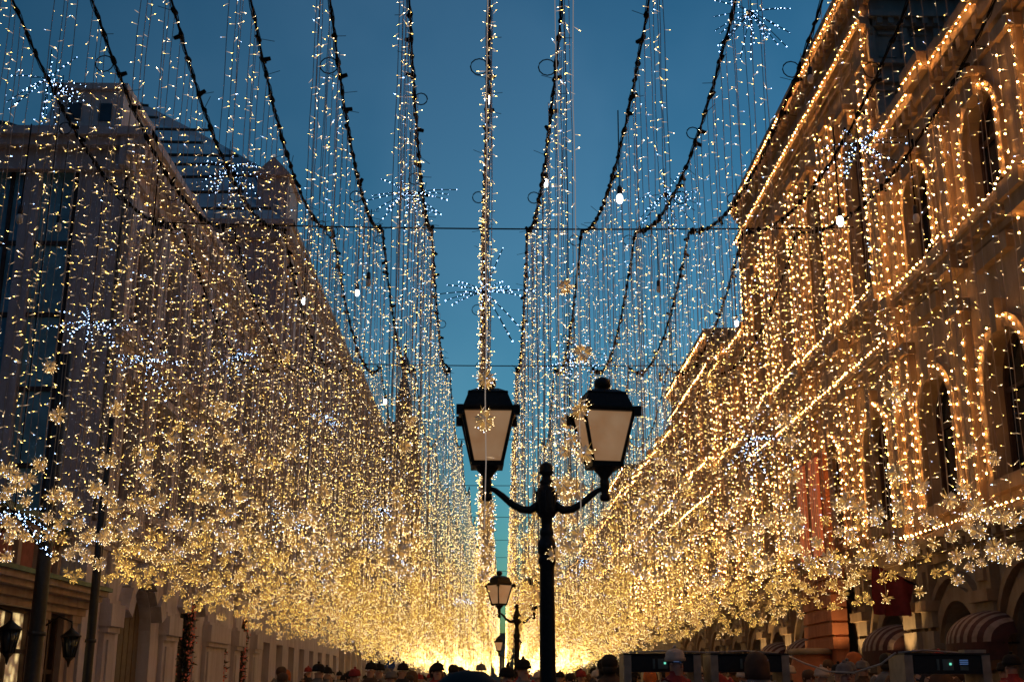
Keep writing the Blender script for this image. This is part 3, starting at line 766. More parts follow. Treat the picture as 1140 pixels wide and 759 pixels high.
# far left row
prev = 70.3
for i, (ya, yb, zt, mt) in enumerate([(70.3, 92, 20.1, 'left_far'), (92.3, 112, 19.8, 'left'), (112.3, 150, 17.5, 'left_far'), (150.3, 215, 18.5, 'left')]):
    th = thing('row_building', ['brown plaster building beyond the mansard building', 'mauve building third in the left row', 'lower brown building near the far tower', 'last building of the left row'][i], 'building', (XL, (ya + yb) / 2, 0), 'buildings of the far left row')
    w_ = MB(); tr = MB(); gl = MB(); n = int((yb - ya) / 3); pit = (yb - ya) / n
    cs = [ya + pit * (k + .5) for k in range(n)]
    for j, (za, zb_) in enumerate(((0, 4.5), (4.5, 9), (9, 13.5), (13.5, zt - .8))):
        L.panel(w_, -.5, 0, ya, yb, za, zb_, [(c, 1.4, za + .9 if j else .1, zb_ - .9, 0) for c in cs])
        for c in cs: L.box(gl, -.4, -.35, c - .7, c + .7, za, zb_ - .8)
    w_.box(-18, XL - .5, ya, yb, 0, zt - .5)
    L.cornice(tr, ya, yb, zt, .9, .6, False); L.cornice(tr, ya, yb, 4.6, .5, .4, False)
    for k in range(n): L.box(tr, 0, .25, ya + pit * k + .05, ya + pit * k + .45, 0, zt - 1)
    part('wall', w_, M[mt], th); part('moulding', tr, M['left_trim'], th); part('windows', gl, M['glass'], th, kind='stuff')
    mb = MB(); mb.prism([(-18, zt - .05), (XL + .1, zt - .05), (-10.5, zt + 1.4), (-18, zt + 1.8)], lambda c, e: (c[0], ya + .2 + (yb - ya - .4) * e, c[1])); part('roof', mb, M['roof_dark'], th)

# far tower with spire, left of the street
tw = thing('spired_tower', 'dark distant stepped tower with an onion tip behind the light strings', 'tower', (-8.9, 120, 0))
mb = MB(); mb.box(-10.7, -7.2, 118, 122, 0, 24); mb.box(-10.1, -7.8, 118.3, 121.7, 24, 27); mb.box(-9.7, -8.2, 118.8, 121.2, 27, 29.6)
for xx in (-10.35, -7.55): mb.lathe([(.35, 24), (.3, 26.4), (.02, 27.8)], xx, 118.4, 6)
part('shaft', mb, M['granite'], tw)
mb = MB(); mb.lathe([(.85, 29.6), (.6, 30.4), (.3, 32.2), (.28, 32.6), (.5, 33.2), (.45, 33.7), (.15, 34.3), (.03, 35.6)], -8.95, 120, 10); part('spire', mb, M['roof_dark'], tw)

# street end
eb = thing('end_building', 'pale building closing the far end of the street under the glow', 'building', (0, 232, 0))
w_ = MB(); gl = MB(); w_.box(-30, 30, 232, 245, 0, 9)
for k in range(14):
    for zz in (.8, 4.5): gl.box(-26 + k * 4, -24.5 + k * 4, 231.9, 231.98, zz, zz + 2.4)
part('wall', w_, M['gum'], eb); part('windows', gl, M['glass'], eb, kind='stuff')
mb = MB(); mb.prism([(-30, 9), (30, 9), (26, 11), (-26, 11)], lambda c, e: (c[0], 232 + 12.9 * e, c[1])); part('roof', mb, M['roof_dark'], eb)

# leaning poles at left (tall posts carrying the wires)
for (px, py, h, r, lbl) in ((-7.2, 19.75, 7.0, .125, 'thick dark pole in front of the shop at left'), (-7.35, 22.9, 6.6, .09, 'thinner dark pole right of the thick pole')):
    mb = MB(); mb.lathe([(r * 1.3, 0), (r * 1.3, .5), (r, .6), (r * .92, h - 4), (r * .8, h)], px, py, 12)
    mb.lathe([(r * 1.15, 0), (r * 1.15, .06)], px, py, 12, cz=2.4)
    single('lighting_pole', mb, M['black'], lbl, 'pole', (px, py, 0), 'poles at the left kerb')

# christmas garlands round the left doorways
def xmas(yc, w, zt, ar, label, u=-.16):
    pts = [(L.x(u), yc - w / 2, 0.2)] + [(L.x(u), p[0], p[1]) for p in L.arch_poly(yc, w, zt - ar, zt, 12)] + [(L.x(u), yc + w / 2, .2)]
    pts = [Vector(p) for p in pts]
    P = []; 
    for a, b_ in zip(pts[:-1], pts[1:]):
        Ls = (b_ - a).length
        for q in range(int(Ls * 90)): P.append(a.lerp(b_, random.random()) + Vector((random.gauss(0, .06), random.gauss(0, .08), random.gauss(0, .08))))
    P = np.array([tuple(p) for p in P])
    D = RNG.normal(size=P.shape); D /= np.linalg.norm(D, axis=1, keepdims=True)
    th = thing('christmas_garland', label, 'garland', tuple(pts[0]), 'christmas garlands on the left doorways')
    mb = MB(); V, T = sticks(P, D, .22, .03); mb.arrays(V, T); mb.tube([tuple(p) for p in pts], .05, 6); part('greenery', mb, M['xmas'], th)
    k = len(P) // 3
    mb = MB(); V, T = octas(P[RNG.permutation(len(P))[:k * 2]] + np.array([[.06, 0, 0]]), .027); mb.arrays(V, T); part('ornaments', mb, M['xmas_red'], th, kind='stuff')
xmas(34.8, 1.75, 4.05, .95, 'red ornament garland round the arched doorway behind the poles')
xmas(39.7, .8, 2.95, .1, 'red ornament garland round the small lit window')
xmas(42.9, 1.15, 3.85, .6, 'red ornament garland on the farthest decorated doorway')

# ------------------------------------------------------------------ wires and light garlands
ZN = 12.6
NODE_Y = [1.3 + 13.5 * i for i in range(15)]
def col_x(k):
    if k > 0: return .87 + (k - 1) * 1.36
    if k == 0: return -.26
    return -1.52 + (k + 1) * 1.236
def skew(y): return (28.3 - y) * .017 if y < 28.3 else max(0.0, y - 45) * .0105
for i, y in enumerate(NODE_Y[1:12]):
    mb = MB()
    pts = [(XL + (XR - XL) * t / 24, y, ZN + .12 * (2 * t / 24 - 1) ** 2 + .05) for t in range(25)]
    mb.tube(pts, .02, 5)
    single('cross_wire', mb, M['cable'], f'thin black wire across the street, {ordn(i + 1)} from the camera', 'wire', (XL, y, ZN), 'wires spanning the street')

def sag(t, s): return -4 * s * t * (1 - t)

def cable_mesh(seed, s, detail=True, LN=13.5):
    rd = random.Random(seed); mb = MB()
    n = 28
    def P(t): return Vector((rd_w * math.sin(7 * t), LN * t, sag(t, s)))
    rd_w = .0
    pts = [P(i / n) for i in range(n + 1)]
    mb.tube(pts, .019, 5)
    if detail:
        for off in (.0, 2.0):
            pts2 = [P(i / 60) + Vector((.035 * math.cos(i * 1.1 + off), 0, .035 * math.sin(i * 1.1 + off))) for i in range(61)]
            mb.tube(pts2, .008, 4)
        for q in range(int(LN / .48)):
            t = (q + .5 + rd.uniform(-.2, .2)) / (LN / .48)
            p = P(t)
            a = rd.uniform(0, PI)
            d = Vector((math.cos(a) * .25, 1, rd.uniform(-.3, .2))).normalized()
            hl = rd.uniform(.06, .12); rr = rd.uniform(.03, .052)
            mb.tube([p - d * hl, p - d * hl * .4, p + d * hl * .5, p + d * hl], [rr * .7, rr, rr, rr * .6], 6)
            if rd.random() < .35:   # stub bent off the line
                e = Vector((rd.uniform(-1, 1), rd.uniform(-.4, .4), rd.uniform(-.6, .6))).normalized()
                mb.tube([p, p + e * .13], [.045, .035], 5)
            if rd.random() < .45:   # loose tie end
                e = Vector((rd.uniform(-1, 1), rd.uniform(-.5, .5), rd.uniform(-.2, .5))).normalized()
                mb.tube([p, p + e * .26], .006, 3)
            if rd.random() < .10:   # hanging loop
                rr2 = rd.uniform(.08, .15); c = p + Vector((rd.choice((-1, 1)) * rr2, 0, -rr2 * .4))
                mb.tube([c + Vector((rr2 * math.cos(v), 0, rr2 * math.sin(v))) for v in [2 * PI * j / 12 for j in range(13)]], .011, 4)
    return mb

def string_geo(seed, length, spacing=.2, r=.0085, led=.075, wire_r=.006):
    """hanging string, top at origin; returns mb with wire(0), stem(1), led(2), pale(3), blue(4)"""
    rd = np.random.default_rng(seed); mb = MB()
    n = max(4, int(length / .6))
    ph = rd.uniform(0, 6, 2)
    def px(z): return .010 * np.sin(z * 1.7 + ph[0]) + .006 * np.sin(z * 4.1 + ph[1])
    def py(z): return .010 * np.sin(z * 1.3 + ph[1]) + .006 * np.sin(z * 3.7 + ph[0])
    zs = np.linspace(0, -length, n + 1)
    mb.tube([(px(z), py(z), z) for z in zs], wire_r, 3, 0, False)
    m_ = int(length / spacing)
    z = -(np.arange(m_) + rd.uniform(.1, .9, m_)) * spacing
    P = np.stack([px(z), py(z), z], 1)
    a = rd.uniform(0, 2 * PI, m_); e = rd.normal(0, .35, m_)
    D = np.stack([np.cos(a) * np.cos(e), np.sin(a) * np.cos(e), np.sin(e)], 1)
    return mb, P, D, m_, rd

def add_leds(mb, P, D, rd, r, ln, tl=.45):
    n = len(P)
    V, T = sticks(P, D, ln * .9, max(.0042, r * .8), .5); mb.arrays(V, T, 1)     # the clear stem
    kind = rd.random(n)
    tip = P + D * ln * .55
    for lo, hi, mi in ((0, .60, 2), (.60, .93, 3), (.93, 1.01, 4)):
        s_ = (kind >= lo) & (kind < hi)
        if s_.sum():
            V, T = sticks(tip[s_], D[s_], ln * tl * rd.uniform(.5, 1.1, s_.sum()), r * 1.0 * rd.uniform(.6, 1.2, s_.sum()), .5); mb.arrays(V, T, mi)

STR_MATS = [M['wire'], M['led_stem'], M['led'], M['led_pale'], M['led_blue']]
# near string variants, nominal length 8 m
near_strings = []
for v in range(10):
    mb, P, D, n, rd = string_geo(100 + v, 8.0, .27)
    add_leds(mb, P, D, rd, .0027, .11)
    near_strings.append(mb.mesh('hanging_string', STR_MATS))
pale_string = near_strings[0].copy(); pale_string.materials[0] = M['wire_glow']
near_cables = [cable_mesh(40 + v, 1.4).mesh('cable', M['cable']) for v in range(5)]

flowers = []     # (x, y, z, scale, column, row)
def ordside(k):
    if k == 0: return 'centre'
    return f'{ordn(abs(k))} {"left" if k < 0 else "right"} of centre'
ROWN = {0: 'overhead', 1: 'nearest', 2: 'second', 3: 'third', 4: 'fourth', 5: 'fifth', 6: 'sixth', 7: 'seventh', 8: 'eighth', 9: 'ninth', 10: 'tenth', 11: 'eleventh', 12: 'twelfth', 13: 'thirteenth'}
def bottom_z(k, y):
    b_ = 3.62 if k <= 0 else 3.38
    if abs(k) <= 2: b_ = 3.3
    return b_ - min(.5, max(0, (y - 30)) * .006)
G_G = 'light garlands hung along the street'
for row in (0, 1, 2):
    ya = NODE_Y[row]
    for k in range(-6, 7):
        if row == 0 and k not in (-1, 0, 1): continue
        x = col_x(k); sk = skew(ya)
        th = thing('light_garland', f'{ROWN[row]} row light garland, {ordside(k)} column, black cable with hanging strings', 'string lights', (x + sk, ya, ZN), G_G)
        th.rotation_euler = (0, 0, .017 if ya < 28 else 0)
        link('cable', random.choice(near_cables), th)
        if row == 0:
            ys = {0: [10.35], 1: [10.2, 12.6], -1: []}[k]
        else:
            ys = []; y = random.uniform(.15, .5)
            while y < 13.4: ys.append(y); y += random.uniform(.32, .55) if random.random() > .2 else random.uniform(.12, .2)
        for yy in ys:
            t = yy / 13.5; zt = sag(t, 1.4)
            zb = bottom_z(k, ya + yy) + random.uniform(0, .6) + (random.uniform(.3, 1.0) if random.random() < .12 else 0) - .12
            if row == 0 and k == 0: zb = 3.1
            if row == 0 and k == 1: zb = 2.85 if yy < 11 else 3.4
            o = link('hanging_string', random.choice(near_strings) if row else pale_string, th)
            ln = ZN + zt - zb
            o.location = ((random.gauss(0, .03) if row else -.09 if k == 0 else -.30), yy, zt); o.scale = (1, 1, ln / 8.0); o.rotation_euler = (0, 0, random.uniform(0, 6.28))
            wx = x + sk - .017 * yy * (1 if ya < 28 else 0); wy = ya + yy
            if row == 0: continue
            flowers.append((wx, wy, zb, random.uniform(.65, 1.0), k, row))
            if random.random() < .5: flowers.append((wx, wy, zb + random.uniform(.25, .8), random.uniform(.8, 1.15), k, row))
            if random.random() < .13: flowers.append((wx, wy, zb + random.uniform(.8, 2.0), random.uniform(.8, 1.1), k, row))
            if random.random() < .03: flowers.append((wx, wy, zb + random.uniform(2.0, 4.0), random.uniform(.9, 1.1), k, row))

# mid and far garlands: one mesh each, shared variants
def far_variant(seed, spacing_y, spacing_z, r, ln, wr, s=1.3, kn=0, zb0=3.35):
    rd = random.Random(seed)
    mb = cable_mesh(seed, s, False)
    out = MB(); out.v = mb.v; out.f = mb.f; out.m = [5] * len(mb.f); out.smooth = mb.smooth
    for q in range(24):
        t = (q + .5) / 24; out.ball((0, 13.5 * t, sag(t, s)), .045, 5, 5)
    y = rd.uniform(.1, .5); fl_ = []
    while y < 13.4:
        t = y / 13.5; zt = sag(t, s); zb = zb0 - ZN + rd.uniform(0, .8) + (rd.uniform(.3, 1.5) if rd.random() < .25 else 0)
        m2, P, D, n, r2 = string_geo(rd.randrange(10**6), zt - zb, spacing_z, wire_r=wr)
        off = np.array([[rd.gauss(0, .03), y, zt]])
        m3 = MB(); m3.add([(p[0] + off[0, 0], p[1] + y, p[2] + zt) for p in m2.v], m2.f, 0)
        add_leds(m3, P + off, D, r2, r, ln, .45 if r < .006 else .27)
        o_ = len(out.v); out.v.extend(m3.v); out.f.extend([tuple(i + o_ for i in f) for f in m3.f]); out.m.extend(m3.m); out.smooth.extend(m3.smooth)
        fl_.append((y, zb))
        y += rd.uniform(.28, .62) if rd.random() > .25 else rd.uniform(.1, .2)
    return out.mesh('light_garland', STR_MATS + [M['cable']]), fl_
FV_mid = [far_variant(500 + v, .6, .22, .0036, .09, .006) for v in range(4)]
FV_far = [far_variant(600 + v, .6, .21, .0071, .09, .006, zb0=3.1) for v in range(3)]
FV_vfar = [far_variant(700 + v, .6, .28, .0112, .11, .007, zb0=2.95) for v in range(3)]
for row in range(3, 14):
    ya = NODE_Y[row]
    for k in range(-6, 7):
        sk3 = skew(ya)
        src = FV_mid if row < 5 else FV_far if row < 9 else FV_vfar
        me, fl_ = random.choice(src)
        o = link('light_garland', me); x = col_x(k) + sk3; o.rotation_euler = (0, 0, -.0105)
        o.location = (x, ya, ZN)
        o['label'] = f'{ROWN[row]} row light garland, {ordside(k)} column, dense strings of warm bulbs'
        o['category'] = 'string lights'; o['group'] = G_G
        for (fy, fz) in fl_:
            wy = ya + fy
            flowers.append((x, wy, ZN + fz, random.uniform(.8, 1.15), k, row))
            for q in range(2):
                if random.random() < .7: flowers.append((x, wy, ZN + fz + random.uniform(.2, 1.4), random.uniform(.8, 1.1), k, row))

# ------------------------------------------------------------------ flower lights
def flower_arrays(seed, nray, R_=.15, lod=0):
    rd = np.random.default_rng(seed)
    D = rd.normal(size=(nray, 3)); D[:, 2] -= .25; D /= np.linalg.norm(D, axis=1, keepdims=True)
    Ln = R_ * rd.uniform(.7, 1.1, nray)
    return D, Ln, rd
def flower_mesh(seed, nray=42):
    D, Ln, rd = flower_arrays(seed, nray, .145)
    mb = MB(); P0 = D * .02
    V, T = sticks(P0, D, Ln, .0075, .45); mb.arrays(V, T, 0)
    tip = D * (Ln * .86)[:, None]
    k = rd.random(nray) < .72
    V, T = sticks(tip[k], D[k], .015, .0038, .5); mb.arrays(V, T, 1)
    k2 = (~k) & (rd.random(nray) < .4)
    V, T = sticks(tip[k2], D[k2], .018, .0042, .5); mb.arrays(V, T, 3)
    # crinkled clear petals round the core
    m_ = 14
    E = rd.normal(size=(m_, 3)); E /= np.linalg.norm(E, axis=1, keepdims=True)
    for e in E:
        a = np.cross(e, rd.normal(size=3)); a /= np.linalg.norm(a)
        b_ = .03
        p0 = e * .02; p1 = e * .075 + a * b_; p2 = e * .125; p3 = e * .075 - a * b_
        mb.add([p0, p1, p2, p3], [(0, 1, 2), (0, 2, 3)], 2)
    return mb.mesh('flower_light', [M['petal'], M['led_pale'], M['petal_core'], M['led_blue']])
FM = [flower_mesh(900 + v) for v in range(8)]
def add_flower(x, y, z, s, label, group='flower lights of the curtain'):
    o = link('flower_light', random.choice(FM)); o.location = (x, y, z); o.scale = (s, s, s)
    o.rotation_euler = (random.uniform(-.5, .5), random.uniform(-.5, .5), random.uniform(0, 6.28))
    o['label'] = label; o['category'] = 'flower light'
    if group: o['group'] = group
    return o
for (x, y, z, s, lb_) in [(-.07, 11.65, 4.58, .85, 'white gold flower light in front of the cap of the left lantern'),
                          (-.07, 11.65, 4.17, .85, 'white gold flower light in front of the pane of the left lantern'),
                          (.90, 11.5, 4.82, .9, 'single gold flower light high above the arm, left of the right lantern cap'),
                          (.86, 11.5, 4.24, .85, 'flower light touching the left eave of the right lantern'),
                          (.78, 11.5, 3.95, .8, 'upper flower light of the bunch left of the right lantern pane'),
                          (.90, 11.5, 3.80, .8, 'lower flower light of the bunch left of the right lantern pane'),
                          (.68, 11.5, 3.50, .85, 'bluish white flower light over the right lamp arm'),
                          (.60, 11.5, 2.84, .6, 'small pale flower light beside the post ring')]:
    add_flower(x, y, z, s, lb_)
SIN, COS = math.sin(TILT), math.cos(TILT)
def in_view(x, y, z):
    d = y * COS + (z - 1.65) * SIN
    if d < 2: return None
    px = 546 + F_PX * x / d
    return d if -25 < px < 1165 else None
cand = []; rest = []
for f_ in flowers:
    d = in_view(*f_[:3])
    if d is None: continue
    cand.append((d, f_))
cand.sort(key=lambda c: c[0])
named = {}
cnt_ = {}
for i, (d, (x, y, z, s, ck, cr)) in enumerate(cand[:285]):
    cnt_[(ck, cr)] = cnt_.get((ck, cr), 0) + 1
    lb_ = f'{"high" if z > 5.6 else "gold"} flower light, {ordn(cnt_[(ck, cr)])} from the camera, {ROWN[cr]} row, {ordside(ck)}'
    add_flower(x, y, z, s, lb_)
# all the others as one mass
mb = MB(); protos = [flower_arrays(1000 + v, 26) for v in range(6)]
VV = []; TT = []; MI = []; off = 0
for i, (d, (x, y, z, s, ck, cr)) in enumerate(cand[285:]):
    D, Ln, rd = protos[i % 6]
    a = random.uniform(0, 6.28); ca, sa = math.cos(a), math.sin(a)
    nr = 24 if d < 45 else 15 if d < 80 else 9
    D2 = D[:nr] @ np.array([[ca, sa, 0], [-sa, ca, 0], [0, 0, 1]])
    g_ = 1.15 if d < 60 else 1.5 if d < 100 else 2.1
    C = np.array([[x, y, z]])
    if d < 80:
        V, T = sticks(C + D2 * .02, D2, Ln[:nr] * s, .009 * g_, .45); VV.append(V); TT.append(T + off); MI += [0] * len(T); off += len(V)
    tip = C + D2 * (Ln[:nr] * s * .86)[:, None]
    k = np.arange(nr) % 4 != 0
    V, T = sticks(tip[k], D2[k], .015 * g_, .0045 * g_, .5); VV.append(V); TT.append(T + off); MI += [2 if (i % 3) else 1] * len(T); off += len(V)
VV = np.concatenate(VV); TT = np.concatenate(TT)
me = bpy.data.meshes.new('flower_lights')
me.vertices.add(len(VV)); me.vertices.foreach_set('co', VV.astype(np.float32).ravel())
me.loops.add(len(TT) * 3); me.loops.foreach_set('vertex_index', TT.astype(np.int32).ravel())
me.polygons.add(len(TT)); me.polygons.foreach_set('loop_start', np.arange(0, len(TT) * 3, 3, dtype=np.int32))
me.polygons.foreach_set('loop_total', np.full(len(TT), 3, dtype=np.int32))
for mm in (M['petal'], M['led_pale'], M['led']): me.materials.append(mm)
me.polygons.foreach_set('material_index', np.array(MI, dtype=np.int32)); me.update(calc_edges=True)
fo = link('distant_flower_lights', me); fo['kind'] = 'stuff'; fo['label'] = 'mass of distant gold flower lights along the bottom of the light curtain'; fo['category'] = 'flower lights'

# ------------------------------------------------------------------ cold white starbursts
def burst_mesh(seed, nray=22, R_=.82):
    rd = np.random.default_rng(seed); arms = MB(); leds = MB()
    P = []; D = []
    for i in range(nray):
        el = rd.choice([rd.uniform(-.1, .2), rd.uniform(-.9, -.1), rd.uniform(-1.3, -.5)], p=[.5, .3, .2]) if rd.random() < .93 else rd.uniform(.3, .9)
        az = rd.uniform(0, 2 * PI); d = np.array([math.cos(az) * math.cos(el), math.sin(az) * math.cos(el), math.sin(el)])
        ln = R_ * rd.uniform(.75, 1.1); droop = .10 * math.cos(el)
        pts = [d * ln * t + np.array([0, 0, -droop * t * t]) for t in np.linspace(.03, 1, 5)]
        arms.tube([tuple(p) for p in pts], .0085, 3)
        for t in (.16, .34, .52, .68, .84, .98):
            P.append(d * ln * t + np.array([0, 0, -droop * t * t])); D.append(d)
    V, T = octas(np.array(P), .0098 * rd.uniform(.6, 1.3, len(P))); leds.arrays(V, T)
    core = MB(); core.ball((0, 0, 0), .045, 8)
    return arms.mesh('arms', M['cable']), leds.mesh('leds', M['led_blue']), core.mesh('hub', M['cable'])
BM = [burst_mesh(70 + v) for v in range(4)]
bursts = [(-8.14, 20, 12.3, 'cold white starburst light in the top left corner'), (-5.45, 23, 11.9, 'cold white starburst light in front of the mansard roof'),
 (-1.5, 20, 10.1, 'cold white starburst light left of the centre column'), (-.12, 18, 7.59, 'cold white starburst light on the centre column above the left lantern'),
 (3.71, 24, 11.8, 'cold white starburst light right of the centre gap in the sky'), (6.32, 19, 10.65, 'cold white starburst light in front of the tall pavilion corner'),
 (-7.63, 22, 8.27, 'larger cold white starburst light over the left poles'), (-6.95, 23.5, 7.9, 'cold white starburst light just right of the one over the poles'),
 (-7.76, 35, 11.17, 'faint cold white starburst light on the mauve facade'), (4.6, 19, 13.2, 'cold white starburst light cut by the top edge right of centre'),
 (-7.08, 18, 4.1, 'cold white starburst light low at the left edge'), (2.14, 30, 9.7, 'small cold white starburst light above the right lantern'),
 (4.82, 22, 6.03, 'cold white starburst light low in front of the arcade'), (-4.95, 30, 5.77, 'cold white starburst light deep in the left curtain'),
 (-6.4, 45, 11.5, 'distant cold white starburst light on the brown facade'), (-3.8, 42, 7.5, 'distant cold white starburst light left of the tower'),
 (-5.2, 55, 8.0, 'far cold white starburst light low in the left curtain'), (3.4, 44, 6.0, 'far cold white starburst light right of the lamp post'),
 (5.5, 60, 8.5, 'far cold white starburst light beside the arcade'), (-1.6, 60, 5.6, 'far cold white starburst light near the centre gap'), (1.6, 52, 5.2, 'far cold white starburst light behind the lamp post')]
for i, (x, y, z, lb_) in enumerate(bursts):
    th = thing('starburst_light', lb_, 'starburst light', (x, y, z), 'cold white starburst lights')
    a_, l_, c_ = BM[i % 4]
    th.rotation_euler = (0, 0, random.uniform(0, 6.28))
    link('arms', a_, th); link('leds', l_, th)['kind'] = 'stuff'; link('hub', c_, th)
    mb = MB(); mb.tube([(0, 0, 0), (0, 0, 11.3 - z if z < 11.2 else .6)], .007, 4); link('hanger', mb.mesh('hanger', M['cable']), th)

# ------------------------------------------------------------------ hanging bulbs
hb = [(2.16, 19, 9.65, 1, 'lit white bulb on a black cord right of the centre gap'), (-.10, 20, 12.0, 1, 'lit white bulb high on the centre column'),
 (1.15, 24, 12.1, 1, 'lit white bulb beside the first cable right of centre'), (5.59, 18, 8.87, 1, 'lit white bulb in front of the tall pavilion'),
 (5.58, 19, 11.94, 0, 'unlit bulb beside the roof edge of the tall pavilion'), (-2.6, 24, 9.81, 0, 'unlit bulb left of centre below the cross wire'),
 (4.08, 28, 11.03, 0, 'unlit bulb in the sky right of the right lantern'), (-4.92, 30, 11.32, 1, 'lit bulb at the roof edge of the left row'),
 (-3.44, 38, 10.5, 1, 'small lit bulb beside the distant tower'), (5.49, 38, 11.29, 0, 'unlit bulb in the sky beside the arcade'),
 (7.21, 19, 9.33, 0, 'unlit bulb in front of the nearest arcade wing'), (-7.52, 18, 8.82, 0, 'unlit bulb near the left edge'),
 (-7.66, 20, 9.46, 0, 'unlit bulb over the teal windows'), (6.81, 32, 11.38, 1, 'lit bulb at the edge of the second pavilion'),
 (-6.3, 21, 9.5, 0, 'unlit bulb in front of the mauve building'), (-3.3, 28, 10.9, 1, 'lit white bulb under the left cross wire'), (-.2, 28.5, 12.0, 1, 'lit white bulb at the centre of the first visible cross wire')]
for (x, y, z, on, lb_) in hb:
    th = thing('hanging_bulb', lb_, 'light bulb', (x, y, z), 'bulbs hanging on black cords')
    mb = MB(); mb.tube([(x, y, z + .16), (x + .01, y, z + (.6 if z > 11.5 else 1.6))], .011, 5); part('cord', mb, M['cable'], th)
    mb = MB(); mb.lathe([(.028, .18), (.042, .15), (.045, .04), (.04, .02)], x, y, 10, cz=z); part('socket', mb, M['black'], th)
    mb = MB(); mb.lathe([(.03, .03), (.05, -.01), (.056, -.05), (.05, -.1), (.03, -.135), (.004, -.145)], x, y, 12, cz=z); part('bulb', mb, M['bulb_on'] if on else M['bulb_off'], th)

# ------------------------------------------------------------------ street lamps
def lantern_parts(cx, cy, zb, zt, parent, prof_only=False):
    """four sided lantern: pane bottom zb, top zt"""
    lt = thing_child('lantern', parent)
def street_lamp(x, y, label, ang=(0.0, 0.0)):
    th = thing('street_lamp', label, 'street lamp', (x, y, 0), 'twin lantern street lamps')
    mb = MB()
    prof = [(.26, 0), (.26, .25), (.22, .32), (.2, .7), (.13, .8), (.115, 1.0), (.1, 1.05), (.085, 1.2), (.073, 2.7), (.073, 2.80), (.088, 2.83), (.088, 2.88), (.075, 2.9), (.092, 2.94), (.098, 2.98), (.090, 3.04), (.062, 3.09), (.072, 3.12), (.072, 3.15), (.056, 3.18),
            (.056, 3.28), (.085, 3.305), (.098, 3.33), (.105, 3.38), (.102, 3.50), (.095, 3.58), (.07, 3.60), (.062, 3.63), (.072, 3.655), (.050, 3.68), (.045, 3.72), (.062, 3.735), (.082, 3.75), (.068, 3.77), (.070, 3.80), (.058, 3.835), (.02, 3.86), (.003, 3.865)]
    mb.lathe(prof, x, y, 20); 
    for k in range(8):
        a = 2 * PI * k / 8; mb.box(x + .098 * math.cos(a) - .012, x + .098 * math.cos(a) + .012, y + .098 * math.sin(a) - .012, y + .098 * math.sin(a) + .012, 3.34, 3.56)
    part('post', mb, M['iron'], th)
    for sg, dx, tw_ in ((-1, .61, ang[0]), (1, .60, ang[1])):
        cx = x + sg * dx
        mb = MB()
        pts = [(x + sg * .08, y, 3.42), (x + sg * .17, y, 3.365), (x + sg * .26, y, 3.375), (x + sg * .36, y, 3.43), (x + sg * .45, y, 3.51), (x + sg * .53, y, 3.57), (x + sg * (dx - .03), y, 3.585)]
        mb.tube(pts, [.045, .042, .04, .036, .033, .028, .026], 10)
        part('arm', mb, M['iron'], th)
        body = MB()
        # stem below the lantern
        body.lathe([(.01, 3.455), (.045, 3.46), (.055, 3.49), (.05, 3.52), (.035, 3.54), (.045, 3.58), (.05, 3.66), (.04, 3.69), (.075, 3.74), (.11, 3.775), (.12, 3.80), (.135, 3.81)], cx, y, 14)
        def sq(h, z):  # corners of a square ring rotated by tw_
            return [(cx + h * (math.cos(tw_) * a - math.sin(tw_) * b_), y + h * (math.sin(tw_) * a + math.cos(tw_) * b_), z) for a, b_ in ((-1, -1), (1, -1), (1, 1), (-1, 1))]
        def frus(m_, h0, z0, h1, z1, mi=0):
            m_.add(sq(h0, z0) + sq(h1, z1), [(3, 2, 1, 0), (4, 5, 6, 7), (0, 1, 5, 4), (1, 2, 6, 5), (2, 3, 7, 6), (3, 0, 4, 7)], mi)
        frus(body, .165, 3.80, .17, 3.85)
        a0, a1 = sq(.152, 3.85), sq(.262, 4.36)
        for p, q in zip(a0, a1): body.tube([p, q], .02, 5)
        frus(body, .28, 4.355, .303, 4.385); frus(body, .303, 4.385, .303, 4.40)
        for p in sq(.29, 4.35):   # corner ears
            body.box(p[0] - .035, p[0] + .035, p[1] - .03, p[1] + .03, 4.30, 4.40)
        part('lantern_frame', body, M['iron'], th)
        ro = MB(); frus(ro, .258, 4.40, .2, 4.56); frus(ro, .21, 4.56, .2, 4.575); frus(ro, .19, 4.575, .11, 4.62)
        ro.lathe([(.10, 4.60), (.06, 4.62), (.055, 4.64), (.085, 4.66), (.09, 4.70), (.075, 4.74), (.03, 4.765), (.004, 4.77)], cx, y, 14)
        part('lantern_roof', ro, M['iron'], th)
        pn = MB(); frus(pn, .144, 3.86, .252, 4.35); part('pane', pn, M['frost'], th)
    return th
street_lamp(.565, 12.3, 'large black twin lantern street lamp in the foreground', (0.03, .16))
l2 = street_lamp(.74, 35, 'small distant twin lantern street lamp behind the main post', (.1, .1)); l2.rotation_euler = (0, 0, .6)
street_lamp(1.15, 82, 'farthest twin lantern street lamp near the street end')

